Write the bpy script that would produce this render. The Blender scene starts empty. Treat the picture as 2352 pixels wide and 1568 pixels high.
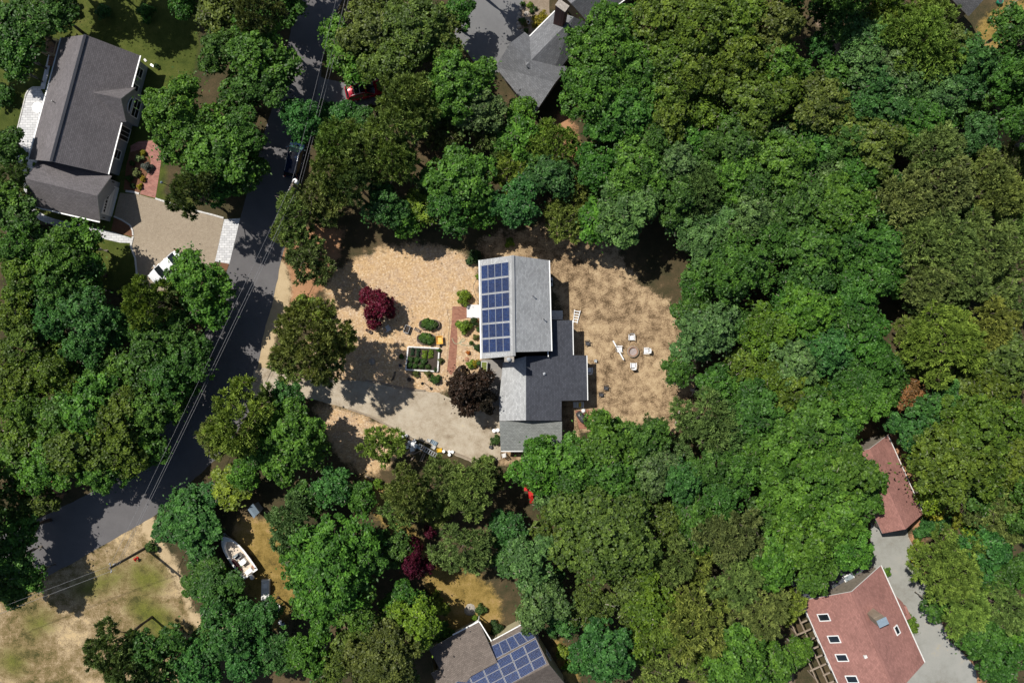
import bpy, math, random
import numpy as np
from mathutils import Vector, Matrix
from mathutils.geometry import tessellate_polygon
from mathutils.noise import noise as pnoise

# ------------------------------------------------------------------ camera, sky, sun, exposure
SC = bpy.context.scene
COL = SC.collection
CAM_H = 96.0                      # drone height above the yard, metres
FV = 1806.35                      # focal length in "v" units (photo measured 2352 wide)
cam_d = bpy.data.cameras.new("camera")
cam_d.sensor_width = 36.0
cam_d.lens = 36.0 * FV / 2352.0
cam_d.clip_end = 6000.0
cam_o = bpy.data.objects.new("camera", cam_d)
cam_o.location = (0, 0, CAM_H)
COL.objects.link(cam_o)
SC.camera = cam_o

SUN_EL = math.radians(58.0)
SUN_DIR = Vector((-0.775 * math.cos(SUN_EL), 0.632 * math.cos(SUN_EL), math.sin(SUN_EL))).normalized()
world = bpy.data.worlds.new("World")
SC.world = world
world.use_nodes = True
wn = world.node_tree
bg = wn.nodes["Background"]
sky = wn.nodes.new("ShaderNodeTexSky")
sky.sky_type = 'NISHITA'
sky.sun_disc = False
sky.sun_elevation = SUN_EL
sky.sun_rotation = math.atan2(SUN_DIR.x, SUN_DIR.y)
wn.links.new(sky.outputs[0], bg.inputs[0])
bg.inputs[1].default_value = 0.075
sun_d = bpy.data.lights.new("sun", 'SUN')
sun_d.energy = 4.6
sun_d.angle = math.radians(0.5)
sun_d.color = (1.0, 0.955, 0.88)
sun_o = bpy.data.objects.new("sun", sun_d)
sun_o.rotation_euler = SUN_DIR.to_track_quat('Z', 'Y').to_euler()
sun_o.location = (-60, 50, 150)
COL.objects.link(sun_o)
SC.view_settings.view_transform = 'Standard'
SC.view_settings.look = 'None'
SC.view_settings.exposure = 0.2
SC.view_settings.gamma = 1.0
SC.render.film_transparent = False

# ------------------------------------------------------------------ helpers
def P(vx, vy, h=0.0):
    k = (CAM_H - h) / FV
    return Vector(((vx - 1176.0) * k, (784.0 - vy) * k, h))

def tag(o, label=None, cat=None, group=None, kind=None):
    if label: o["label"] = label
    if cat: o["category"] = cat
    if group: o["group"] = group
    if kind: o["kind"] = kind
    return o

def thing(name, label, cat, loc, rz=0.0, group=None):
    o = bpy.data.objects.new(name, None)
    o.empty_display_size = 0.3
    COL.objects.link(o)
    o.location = loc
    o.rotation_euler = (0, 0, rz)
    return tag(o, label, cat, group)

def copy_tree(o, parent=None):
    c = o.copy()
    COL.objects.link(c)
    c.parent = parent
    for ch in [x for x in COL.objects if x.parent == o]:
        copy_tree(ch, c)
    return c

class MB:
    """collects simple solids and builds them as one mesh"""
    def __init__(s):
        s.v = []; s.f = []; s.m = []; s.uv = {}; s.sm = []
    def add(s, vs, fs, mi=0, smooth=False):
        b = len(s.v)
        s.v += [Vector(p) for p in vs]
        for f in fs:
            s.f.append([b + i for i in f]); s.m.append(mi); s.sm.append(smooth)
        return s
    def box(s, c, d, rz=0.0, mi=0, M=None):
        x, y, z = d[0] / 2, d[1] / 2, d[2] / 2
        R = M if M is not None else Matrix.Rotation(rz, 3, 'Z')
        vs = [Vector(c) + R @ Vector((sx * x, sy * y, sz * z)) for sz in (-1, 1) for sy in (-1, 1) for sx in (-1, 1)]
        return s.add(vs, [(0, 2, 3, 1), (4, 5, 7, 6), (0, 1, 5, 4), (2, 6, 7, 3), (0, 4, 6, 2), (1, 3, 7, 5)], mi)
    def bar(s, a, b, w, h, mi=0):
        a = Vector(a); b = Vector(b); d = b - a
        R = d.to_track_quat('X', 'Z').to_matrix()
        return s.box((a + b) / 2, (d.length, w, h), mi=mi, M=R)
    def cyl(s, a, b, r0, r1=None, n=12, mi=0, cap=True, smooth=True):
        r1 = r0 if r1 is None else r1
        a = Vector(a); b = Vector(b)
        R = (b - a).to_track_quat('Z', 'Y').to_matrix()
        vs = []
        for p, r in ((a, r0), (b, r1)):
            for i in range(n):
                t = 2 * math.pi * i / n
                vs.append(p + R @ Vector((math.cos(t) * r, math.sin(t) * r, 0)))
        s.add(vs, [(i, (i + 1) % n, n + (i + 1) % n, n + i) for i in range(n)], mi, smooth)
        if cap:
            s.add(vs[:n], [tuple(range(n - 1, -1, -1))], mi)
            s.add(vs[n:], [tuple(range(n))], mi)
        return s
    def tube(s, pts, r, n=6, mi=0):
        pts = [Vector(p) for p in pts]
        vs = []
        for i, p in enumerate(pts):
            d = pts[min(i + 1, len(pts) - 1)] - pts[max(i - 1, 0)]
            R = d.to_track_quat('Z', 'Y').to_matrix()
            rr = r[i] if isinstance(r, (list, tuple)) else r
            for k in range(n):
                t = 2 * math.pi * k / n
                vs.append(p + R @ Vector((math.cos(t) * rr, math.sin(t) * rr, 0)))
        fs = [(i * n + k, i * n + (k + 1) % n, (i + 1) * n + (k + 1) % n, (i + 1) * n + k) for i in range(len(pts) - 1) for k in range(n)]
        fs += [tuple(range(n - 1, -1, -1)), tuple((len(pts) - 1) * n + k for k in range(n))]
        return s.add(vs, fs, mi, True)
    def lathe(s, prof, n=20, c=(0, 0, 0), mi=0, sx=1.0, sy=1.0):
        c = Vector(c); vs = []
        for r, z in prof:
            for k in range(n):
                t = 2 * math.pi * k / n
                vs.append(c + Vector((math.cos(t) * r * sx, math.sin(t) * r * sy, z)))
        fs = [(i * n + k, i * n + (k + 1) % n, (i + 1) * n + (k + 1) % n, (i + 1) * n + k) for i in range(len(prof) - 1) for k in range(n)]
        return s.add(vs, fs, mi, True)
    def prism(s, poly, z0, z1, mi=0):
        n = len(poly)
        lo = [Vector((p[0], p[1], z0)) for p in poly]; hi = [Vector((p[0], p[1], z1)) for p in poly]
        tri = tessellate_polygon([lo])
        up = sum((hi[(i)].x * hi[(i + 1) % n].y - hi[(i + 1) % n].x * hi[i].y) for i in range(n)) > 0
        b = lo + hi
        fs = []
        for a_, b_, c_ in tri:
            nz = (lo[b_] - lo[a_]).cross(lo[c_] - lo[a_]).z
            t = (a_, b_, c_) if nz > 0 else (a_, c_, b_)
            fs.append((n + t[0], n + t[1], n + t[2])); fs.append((t[0], t[2], t[1]))
        for i in range(n):
            j = (i + 1) % n
            fs.append((i, j, n + j, n + i) if up else (j, i, n + i, n + j))
        return s.add(b, fs, mi)
    def slab(s, poly, th, mi=0, mi_side=0, uvdir=None):
        """roof plane: polygon plus thickness below it; uv in metres on the top face"""
        poly = [Vector(p) for p in poly]
        n = len(poly)
        nrm = Vector((0, 0, 0))
        for i in range(n):
            nrm += poly[i].cross(poly[(i + 1) % n])
        if nrm.z < 0:
            poly.reverse()
            nrm = -nrm
        nrm.normalize()
        d = Vector((0, 0, -th))
        fi = len(s.f)
        tr = [(0, 1, 2), (0, 2, 3)] if n == 4 else [tuple(range(n))]
        s.add(poly, tr, mi)
        e = Vector((-nrm.y, nrm.x, 0))
        e = e.normalized() if e.length > 1e-6 else Vector((1, 0, 0))
        up = nrm.cross(e)
        for k, t in enumerate(tr): s.uv[fi + k] = [(poly[i].dot(e), poly[i].dot(up)) for i in t]
        s.add([p + d for p in poly], [t[::-1] for t in tr], mi_side)
        for i in range(n):
            a = poly[i]; b = poly[(i + 1) % n]
            s.add([a, a + d, b + d, b], [(0, 1, 2, 3)], mi_side)
        return s
    def build(s, name, mats, parent=None, world=False):
        if not isinstance(mats, (list, tuple)): mats = [mats]
        off = parent.location if (parent is not None and world) else Vector((0, 0, 0))
        if parent is not None and world and parent.parent is not None:
            off = off + parent.parent.location
        me = bpy.data.meshes.new(name)
        me.from_pydata([tuple(p - off) for p in s.v], [], s.f)
        for m in mats: me.materials.append(m)
        me.polygons.foreach_set("material_index", s.m)
        me.polygons.foreach_set("use_smooth", s.sm)
        if s.uv:
            uvl = me.uv_layers.new(name="UVMap")
            for fi, uvs in s.uv.items():
                for li, uv in zip(me.polygons[fi].loop_indices, uvs):
                    uvl.data[li].uv = uv
        me.update()
        o = bpy.data.objects.new(name, me)
        COL.objects.link(o)
        if parent is not None: o.parent = parent
        return o

# ------------------------------------------------------------------ materials
def srgb(r, g, b):
    f = lambda c: ((c / 255 + 0.055) / 1.055) ** 2.4 if c > 10 else c / 255 / 12.92
    return (f(r), f(g), f(b))

def node_mat(name):
    m = bpy.data.materials.new(name)
    m.use_nodes = True
    nt = m.node_tree
    return m, nt, nt.nodes["Principled BSDF"]

def N(nt, typ, **kw):
    n = nt.nodes.new(typ)
    for k, v in kw.items():
        if k.startswith("i_"):
            n.inputs[int(k[2:]) if k[2:].isdigit() else k[2:].replace("_", " ")].default_value = v
        else:
            setattr(n, k, v)
    return n

def c4(c): return (c[0], c[1], c[2], 1.0)

def ramp(nt, src, stops):
    r = nt.nodes.new("ShaderNodeValToRGB")
    el = r.color_ramp.elements
    while len(el) < len(stops): el.new(0.5)
    for e, (p, c) in zip(el, stops):
        e.position = p; e.color = c4(c)
    nt.links.new(src, r.inputs[0])
    return r.outputs[0]

def mixc(nt, fac, a, b, mode='MIX'):
    m = nt.nodes.new("ShaderNodeMix")
    m.data_type = 'RGBA'; m.blend_type = mode
    for sock, v in ((m.inputs[0], fac), (m.inputs[6], a), (m.inputs[7], b)):
        if hasattr(v, "default_value") or hasattr(v, "is_linked"):
            nt.links.new(v, sock)
        else:
            sock.default_value = v if isinstance(v, (int, float)) else c4(v)
    return m.outputs[2]

def noise_n(nt, co, scale, detail=4, rough=0.6):
    n = nt.nodes.new("ShaderNodeTexNoise")
    n.inputs["Scale"].default_value = scale
    n.inputs["Detail"].default_value = detail
    n.inputs["Roughness"].default_value = rough
    nt.links.new(co, n.inputs["Vector"])
    return n.outputs[0]

def math_n(nt, op, a, b=None, c=None):
    m = nt.nodes.new("ShaderNodeMath"); m.operation = op
    for i, v in enumerate((a, b, c)):
        if v is None: continue
        if isinstance(v, (int, float)): m.inputs[i].default_value = v
        else: nt.links.new(v, m.inputs[i])
    return m.outputs[0]

def bump_n(nt, h, strength, dist, bsdf):
    b = nt.nodes.new("ShaderNodeBump")
    b.inputs["Strength"].default_value = strength
    b.inputs["Distance"].default_value = dist
    nt.links.new(h, b.inputs["Height"])
    nt.links.new(b.outputs[0], bsdf.inputs["Normal"])

def plain(name, col, rough=0.6, metal=0.0, var=0.18, scale=6.0, spec=0.5, bump=0.0):
    """paint, plastic, wood or metal with slight procedural mottling"""
    m, nt, b = node_mat(name)
    tc = nt.nodes.new("ShaderNodeTexCoord")
    nz = noise_n(nt, tc.outputs["Object"], scale, 5)
    lo = tuple(c * (1 - var) for c in col); hi = tuple(min(1, c * (1 + var)) for c in col)
    nt.links.new(ramp(nt, nz, [(0.3, lo), (0.7, hi)]), b.inputs["Base Color"])
    b.inputs["Roughness"].default_value = rough
    b.inputs["Metallic"].default_value = metal
    b.inputs["Specular IOR Level"].default_value = spec
    if bump: bump_n(nt, nz, bump, 0.02, b)
    return m

def surface(name, cols, scales=(0.15, 1.2, 9.0), weights=(0.5, 0.3, 0.35), rough=0.9, bump=0.25, extra=None):
    """ground-like sheet: three octaves of noise in world metres mixed over a colour ramp"""
    m, nt, b = node_mat(name)
    g = nt.nodes.new("ShaderNodeNewGeometry")
    co = g.outputs["Position"]
    acc = None
    for sc_, w in zip(scales, weights):
        n_ = math_n(nt, 'MULTIPLY', math_n(nt, 'SUBTRACT', noise_n(nt, co, sc_, 5, 0.65), 0.5), w * 2)
        acc = n_ if acc is None else math_n(nt, 'ADD', acc, n_)
    fac = math_n(nt, 'ADD', acc, 0.5)
    k = len(cols)
    c = ramp(nt, fac, [(i / (k - 1), col) for i, col in enumerate(cols)])
    if extra: c = extra(nt, co, c)
    nt.links.new(c, b.inputs["Base Color"])
    b.inputs["Roughness"].default_value = rough
    b.inputs["Specular IOR Level"].default_value = 0.25
    if bump: bump_n(nt, fac, bump, 0.06, b)
    return m

def shingle(name, col, var=0.13, row=0.19, wide=0.32, blotch=0.25, dark=0.55):
    m, nt, b = node_mat(name)
    uv = nt.nodes.new("ShaderNodeUVMap")
    br = nt.nodes.new("ShaderNodeTexBrick")
    br.offset = 0.5; br.squash = 1.0
    for k, v in (("Scale", 1.0), ("Mortar Size", 0.014), ("Mortar Smooth", 0.4), ("Bias", 0.0), ("Brick Width", wide), ("Row Height", row)):
        br.inputs[k].default_value = v
    br.inputs["Color1"].default_value = c4(tuple(c * (1 - var) for c in col))
    br.inputs["Color2"].default_value = c4(tuple(c * (1 + var) for c in col))
    br.inputs["Mortar"].default_value = c4(tuple(c * dark for c in col))
    nt.links.new(uv.outputs[0], br.inputs["Vector"])
    g = nt.nodes.new("ShaderNodeNewGeometry")
    n1 = noise_n(nt, g.outputs["Position"], 0.45, 5)
    n2 = noise_n(nt, g.outputs["Position"], 7.0, 4, 0.7)
    f = math_n(nt, 'ADD', math_n(nt, 'MULTIPLY', n1, blotch * 2), math_n(nt, 'MULTIPLY', n2, 0.5))
    f = math_n(nt, 'ADD', f, 0.75 - blotch)
    vm = nt.nodes.new("ShaderNodeVectorMath"); vm.operation = 'SCALE'
    nt.links.new(br.outputs["Color"], vm.inputs[0]); nt.links.new(f, vm.inputs["Scale"])
    nt.links.new(vm.outputs[0], b.inputs["Base Color"])
    b.inputs["Roughness"].default_value = 0.92
    b.inputs["Specular IOR Level"].default_value = 0.15
    bump_n(nt, br.outputs["Fac"], 0.4, -0.02, b)
    return m

def bricks(name, c1, c2, mortar, w=0.22, h=0.075, ms=0.012, coord="Object", blotch=0.3):
    m, nt, b = node_mat(name)
    tc = nt.nodes.new("ShaderNodeTexCoord")
    br = nt.nodes.new("ShaderNodeTexBrick")
    for k, v in (("Scale", 1.0), ("Mortar Size", ms), ("Mortar Smooth", 0.2), ("Bias", 0.0), ("Brick Width", w), ("Row Height", h)):
        br.inputs[k].default_value = v
    br.inputs["Color1"].default_value = c4(c1); br.inputs["Color2"].default_value = c4(c2); br.inputs["Mortar"].default_value = c4(mortar)
    nt.links.new(tc.outputs[coord], br.inputs["Vector"])
    n1 = noise_n(nt, tc.outputs["Object"], 1.6, 6, 0.7)
    c = mixc(nt, math_n(nt, 'MULTIPLY', n1, blotch), br.outputs["Color"], (0.5, 0.45, 0.4), 'MULTIPLY')
    nt.links.new(c, b.inputs["Base Color"])
    b.inputs["Roughness"].default_value = 0.85
    return m

def leaf_mat(name, rough=0.5, trans=0.22, spec=0.35):
    m, nt, b = node_mat(name)
    oi = nt.nodes.new("ShaderNodeObjectInfo")
    at = nt.nodes.new("ShaderNodeAttribute"); at.attribute_name = "tint"
    t = at.outputs["Fac"]
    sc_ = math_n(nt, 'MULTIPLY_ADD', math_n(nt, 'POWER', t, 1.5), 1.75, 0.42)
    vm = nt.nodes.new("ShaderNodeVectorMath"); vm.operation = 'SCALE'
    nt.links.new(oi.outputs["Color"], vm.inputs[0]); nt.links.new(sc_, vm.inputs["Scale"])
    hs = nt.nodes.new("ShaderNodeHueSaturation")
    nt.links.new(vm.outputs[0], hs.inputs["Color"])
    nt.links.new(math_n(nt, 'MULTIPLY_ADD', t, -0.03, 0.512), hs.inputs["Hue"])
    nt.links.new(hs.outputs[0], b.inputs["Base Color"])
    b.inputs["Roughness"].default_value = rough
    b.inputs["Specular IOR Level"].default_value = spec
    tr = nt.nodes.new("ShaderNodeBsdfTranslucent")
    v2 = nt.nodes.new("ShaderNodeVectorMath"); v2.operation = 'MULTIPLY'
    nt.links.new(hs.outputs[0], v2.inputs[0]); v2.inputs[1].default_value = (1.3, 1.25, 0.6)
    nt.links.new(v2.outputs[0], tr.inputs["Color"])
    mx = nt.nodes.new("ShaderNodeMixShader"); mx.inputs[0].default_value = trans
    nt.links.new(b.outputs[0], mx.inputs[1]); nt.links.new(tr.outputs[0], mx.inputs[2])
    nt.links.new(mx.outputs[0], nt.nodes["Material Output"].inputs[0])
    return m

def glass_mat(name, col=(0.02, 0.03, 0.035), rough=0.08):
    m, nt, b = node_mat(name)
    tc = nt.nodes.new("ShaderNodeTexCoord")
    nz = noise_n(nt, tc.outputs["Object"], 1.5, 3)
    nt.links.new(ramp(nt, nz, [(0.3, tuple(c * 0.7 for c in col)), (0.7, tuple(c * 1.4 for c in col))]), b.inputs["Base Color"])
    b.inputs["Roughness"].default_value = rough
    b.inputs["Specular IOR Level"].default_value = 0.7
    return m

def panel_mat():
    """photovoltaic cells: uv counted in cells"""
    m, nt, b = node_mat("solar_cells")
    uv = nt.nodes.new("ShaderNodeUVMap")
    sp = nt.nodes.new("ShaderNodeSeparateXYZ"); nt.links.new(uv.outputs[0], sp.inputs[0])
    lines = None
    for ax in (0, 1):
        fr = math_n(nt, 'FRACT', sp.outputs[ax])
        d = math_n(nt, 'ABSOLUTE', math_n(nt, 'SUBTRACT', fr, 0.5))
        l = math_n(nt, 'GREATER_THAN', d, 0.47)
        lines = l if lines is None else math_n(nt, 'MAXIMUM', lines, l)
    wn_ = nt.nodes.new("ShaderNodeTexWhiteNoise"); wn_.noise_dimensions = '3D'
    fl = nt.nodes.new("ShaderNodeVectorMath"); fl.operation = 'FLOOR'
    nt.links.new(uv.outputs[0], fl.inputs[0])
    oi = nt.nodes.new("ShaderNodeObjectInfo")
    cb = nt.nodes.new("ShaderNodeCombineXYZ"); nt.links.new(oi.outputs["Random"], cb.inputs[2])
    ad = nt.nodes.new("ShaderNodeVectorMath"); ad.operation = 'ADD'
    nt.links.new(fl.outputs[0], ad.inputs[0]); nt.links.new(cb.outputs[0], ad.inputs[1])
    nt.links.new(ad.outputs[0], wn_.inputs["Vector"])
    f = math_n(nt, 'ADD', math_n(nt, 'MULTIPLY', wn_.outputs[0], 0.6), math_n(nt, 'MULTIPLY', oi.outputs["Random"], 0.4))
    cell = ramp(nt, f, [(0.0, (0.005, 0.010, 0.042)), (0.6, (0.008, 0.022, 0.085)), (1.0, (0.012, 0.036, 0.125))])
    nt.links.new(mixc(nt, lines, cell, (0.20, 0.23, 0.29)), b.inputs["Base Color"])
    b.inputs["Roughness"].default_value = 0.2
    b.inputs["Specular IOR Level"].default_value = 0.12
    return m

M = {}
M['asphalt'] = surface("asphalt", [(0.075, 0.072, 0.074), (0.115, 0.110, 0.112), (0.150, 0.144, 0.144)], scales=(0.12, 0.8, 14.0), weights=(0.45, 0.3, 0.4), bump=0.1)
M['asphalt_old'] = surface("asphalt_old", [(0.10, 0.10, 0.105), (0.15, 0.15, 0.152), (0.20, 0.198, 0.19)], scales=(0.15, 0.9, 12.0), weights=(0.4, 0.25, 0.3), bump=0.1)
M['pebbles'] = surface("pebbles", [(0.17, 0.13, 0.09), (0.30, 0.245, 0.18), (0.44, 0.37, 0.28)], scales=(0.2, 2.5, 11.0), weights=(0.25, 0.3, 0.75), bump=0.6)
M['dirt_drive'] = surface("packed_gravel", [(0.17, 0.125, 0.08), (0.30, 0.245, 0.175), (0.385, 0.325, 0.245), (0.44, 0.385, 0.30), (0.50, 0.39, 0.25)], scales=(0.2, 1.1, 8.0), weights=(0.7, 0.6, 0.4), bump=0.3)
M['grey_drive'] = surface("fine_gravel", [(0.17, 0.14, 0.10), (0.235, 0.23, 0.205), (0.275, 0.275, 0.25), (0.30, 0.295, 0.27), (0.38, 0.31, 0.17)], scales=(0.22, 0.9, 11.0), weights=(0.8, 0.45, 0.35), bump=0.25)
M['concrete'] = surface("concrete", [(0.48, 0.48, 0.49), (0.62, 0.62, 0.63), (0.70, 0.70, 0.70)], scales=(0.5, 3.0, 20.0), weights=(0.4, 0.2, 0.2), bump=0.1)
M['pad'] = surface("worn_pad", [(0.17, 0.165, 0.16), (0.24, 0.225, 0.21), (0.34, 0.28, 0.21)], scales=(0.4, 1.5, 12.0), weights=(0.6, 0.3, 0.3), bump=0.15)
M['mulch'] = surface("bark_mulch", [(0.06, 0.03, 0.02), (0.16, 0.075, 0.04), (0.24, 0.12, 0.07)], scales=(0.4, 4.0, 16.0), weights=(0.3, 0.4, 0.6), bump=0.5)
M['pavers'] = bricks("pale_pavers", (0.50, 0.50, 0.51), (0.66, 0.66, 0.66), (0.28, 0.28, 0.28), w=0.6, h=0.3, ms=0.02, blotch=0.25)
M['red_brick_path'] = bricks("red_brick_paving", (0.26, 0.085, 0.065), (0.42, 0.17, 0.13), (0.30, 0.22, 0.18), w=0.3, h=0.15, ms=0.015, blotch=0.4)
M['old_brick_path'] = bricks("worn_brick_paving", (0.24, 0.085, 0.055), (0.37, 0.16, 0.10), (0.28, 0.18, 0.12), w=0.3, h=0.15, ms=0.015, blotch=0.6)
M['chimney_brick'] = bricks("chimney_brick", (0.13, 0.035, 0.025), (0.22, 0.07, 0.05), (0.14, 0.10, 0.08), w=0.3, h=0.1, ms=0.014, coord="Generated", blotch=0.4)
M['granite'] = surface("granite_kerb", [(0.38, 0.37, 0.35), (0.55, 0.53, 0.50), (0.68, 0.66, 0.62)], scales=(1.0, 5.0, 25.0), weights=(0.3, 0.4, 0.3), bump=0.1)
M['timber'] = surface("weathered_timber", [(0.16, 0.12, 0.085), (0.27, 0.215, 0.16), (0.36, 0.30, 0.23)], scales=(0.8, 4.0, 22.0), weights=(0.4, 0.4, 0.3), bump=0.2)
M['roof_brown'] = shingle("brown_grey_shingle", (0.150, 0.138, 0.142))
M['roof_light'] = shingle("pale_grey_shingle", (0.37, 0.375, 0.375), var=0.16, dark=0.7)
M['roof_dark'] = shingle("charcoal_shingle", (0.066, 0.070, 0.084), var=0.16)
M['roof_green'] = shingle("weathered_grey_shingle", (0.215, 0.225, 0.215), var=0.14)
M['roof_slate'] = shingle("slate_grey_shingle", (0.165, 0.168, 0.176), var=0.15, row=0.24)
M['roof_tan'] = shingle("taupe_shingle", (0.15, 0.125, 0.108), var=0.16)
M['roof_red'] = shingle("faded_red_shingle", (0.31, 0.155, 0.130), var=0.14, blotch=0.35, dark=0.8)
M['siding_grey'] = plain("blue_grey_siding", (0.30, 0.33, 0.36), 0.7, scale=1.5, var=0.08)
M['siding_white'] = plain("white_siding", (0.68, 0.68, 0.66), 0.7, scale=1.5, var=0.06)
M['siding_cedar'] = plain("weathered_cedar", (0.22, 0.19, 0.15), 0.8, scale=3, var=0.2)
M['siding_yellow'] = plain("cream_siding", (0.42, 0.38, 0.24), 0.7, scale=1.5, var=0.08)
M['trim'] = plain("white_trim", (0.78, 0.78, 0.76), 0.5, var=0.05)
M['white'] = plain("white_plastic", (0.80, 0.80, 0.79), 0.4, var=0.05, scale=12)
M['offwhite'] = plain("dirty_white", (0.62, 0.61, 0.58), 0.6, var=0.2, scale=5)
M['black'] = plain("black_plastic", (0.018, 0.018, 0.02), 0.45, var=0.3)
M['charcoal'] = plain("charcoal_metal", (0.05, 0.05, 0.055), 0.45, var=0.25)
M['rubber'] = plain("tyre_rubber", (0.02, 0.02, 0.02), 0.85, var=0.3)
M['steel'] = plain("brushed_steel", (0.55, 0.56, 0.57), 0.35, 0.8, var=0.12)
M['grey'] = plain("grey_paint", (0.33, 0.34, 0.35), 0.6, var=0.12)
M['soil'] = surface("dark_soil", [(0.022, 0.017, 0.012), (0.05, 0.038, 0.03), (0.085, 0.066, 0.05)], scales=(1.0, 6.0, 25.0), weights=(0.3, 0.4, 0.5), bump=0.6)
M['terracotta'] = plain("terracotta", (0.33, 0.17, 0.10), 0.8, var=0.3)
M['wood'] = plain("new_lumber", (0.50, 0.36, 0.21), 0.7, var=0.2, scale=8)
M['deckwood'] = plain("stained_deck", (0.20, 0.10, 0.05), 0.7, var=0.25, scale=8)
M['oldwood'] = plain("grey_wood", (0.26, 0.20, 0.15), 0.8, var=0.3, scale=9)
M['polewood'] = plain("utility_pole_wood", (0.15, 0.115, 0.085), 0.85, var=0.3, scale=4)
M['bark'] = plain("bark", (0.12, 0.095, 0.075), 0.9, var=0.45, scale=5, bump=0.5)
M['palebark'] = plain("pale_bark", (0.33, 0.29, 0.24), 0.9, var=0.35, scale=5, bump=0.4)
M['yellow'] = plain("yellow_plastic", (0.72, 0.40, 0.07), 0.5, var=0.15)
M['yellow2'] = plain("bright_yellow_plastic", (0.80, 0.50, 0.02), 0.5, var=0.1)
M['red'] = plain("red_paint", (0.50, 0.02, 0.015), 0.4, var=0.15)
M['redcar'] = plain("red_car_paint", (0.36, 0.006, 0.022), 0.14, 0.2, var=0.04)
M['bluecar'] = plain("dark_blue_car_paint", (0.010, 0.022, 0.055), 0.09, 0.0, var=0.05)
M['whitecar'] = plain("white_car_paint", (0.66, 0.67, 0.68), 0.25, 0.0, var=0.03)
M['carglass'] = glass_mat("car_glass", (0.012, 0.016, 0.018), 0.06)
M['tealglass'] = glass_mat("tinted_windscreen", (0.06, 0.15, 0.13), 0.25)
M['glass'] = glass_mat("window_glass", (0.012, 0.016, 0.02), 0.1)
M['paleglass'] = glass_mat("frosted_glass", (0.22, 0.26, 0.28), 0.3)
M['lamp_red'] = plain("tail_light", (0.35, 0.01, 0.01), 0.2, var=0.05)
M['lamp_clear'] = plain("head_light", (0.55, 0.55, 0.52), 0.2, var=0.05)
M['maroon_vinyl'] = plain("maroon_vinyl", (0.10, 0.006, 0.022), 0.5, var=0.15)
M['tan_deck'] = plain("tan_boat_deck", (0.56, 0.47, 0.37), 0.7, var=0.15)
M['bluegrey_tarp'] = plain("blue_grey_tarp", (0.20, 0.26, 0.31), 0.6, var=0.15)
M['blue'] = plain("blue_plastic", (0.03, 0.09, 0.20), 0.5, var=0.2)
M['green_felt'] = plain("mossy_green_top", (0.13, 0.155, 0.03), 0.9, var=0.3, scale=14)
M['hose'] = plain("pale_green_hose", (0.33, 0.40, 0.27), 0.5, var=0.1)
M['stone'] = plain("field_stone", (0.30, 0.27, 0.23), 0.9, var=0.35, scale=4, bump=0.4)
M['cells'] = panel_mat()
M['panel_frame'] = plain("panel_frame", (0.34, 0.36, 0.40), 0.6, var=0.08, spec=0.2)
M['leaf'] = leaf_mat("broad_leaf", 0.5, 0.25, 0.26)
M['needle'] = leaf_mat("needle_leaf", 0.65, 0.28, 0.15)
# ------------------------------------------------------------------ ground with soft-edged zones
def to_xy(pts): return [tuple(P(x, y))[:2] for x, y in pts]

def smooth_poly(pts, it=2):
    for _ in range(it):
        q = []
        for i in range(len(pts)):
            a = pts[i]; b = pts[(i + 1) % len(pts)]
            q.append((a[0] * .75 + b[0] * .25, a[1] * .75 + b[1] * .25))
            q.append((a[0] * .25 + b[0] * .75, a[1] * .25 + b[1] * .75))
        pts = q
    return pts

def sdf(poly, X, Y):
    d = np.full(X.shape, 1e9); ins = np.zeros(X.shape, bool)
    n = len(poly)
    for i in range(n):
        ax, ay = poly[i]; bx, by = poly[(i + 1) % n]
        ex, ey = bx - ax, by - ay
        L = ex * ex + ey * ey + 1e-9
        t = np.clip(((X - ax) * ex + (Y - ay) * ey) / L, 0, 1)
        d = np.minimum(d, (X - ax - t * ex) ** 2 + (Y - ay - t * ey) ** 2)
        if abs(ey) > 1e-12:
            c = ((ay > Y) != (by > Y)) & (X < ex * (Y - ay) / ey + ax)
            ins ^= c
    d = np.sqrt(d)
    return np.where(ins, d, -d)

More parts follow.
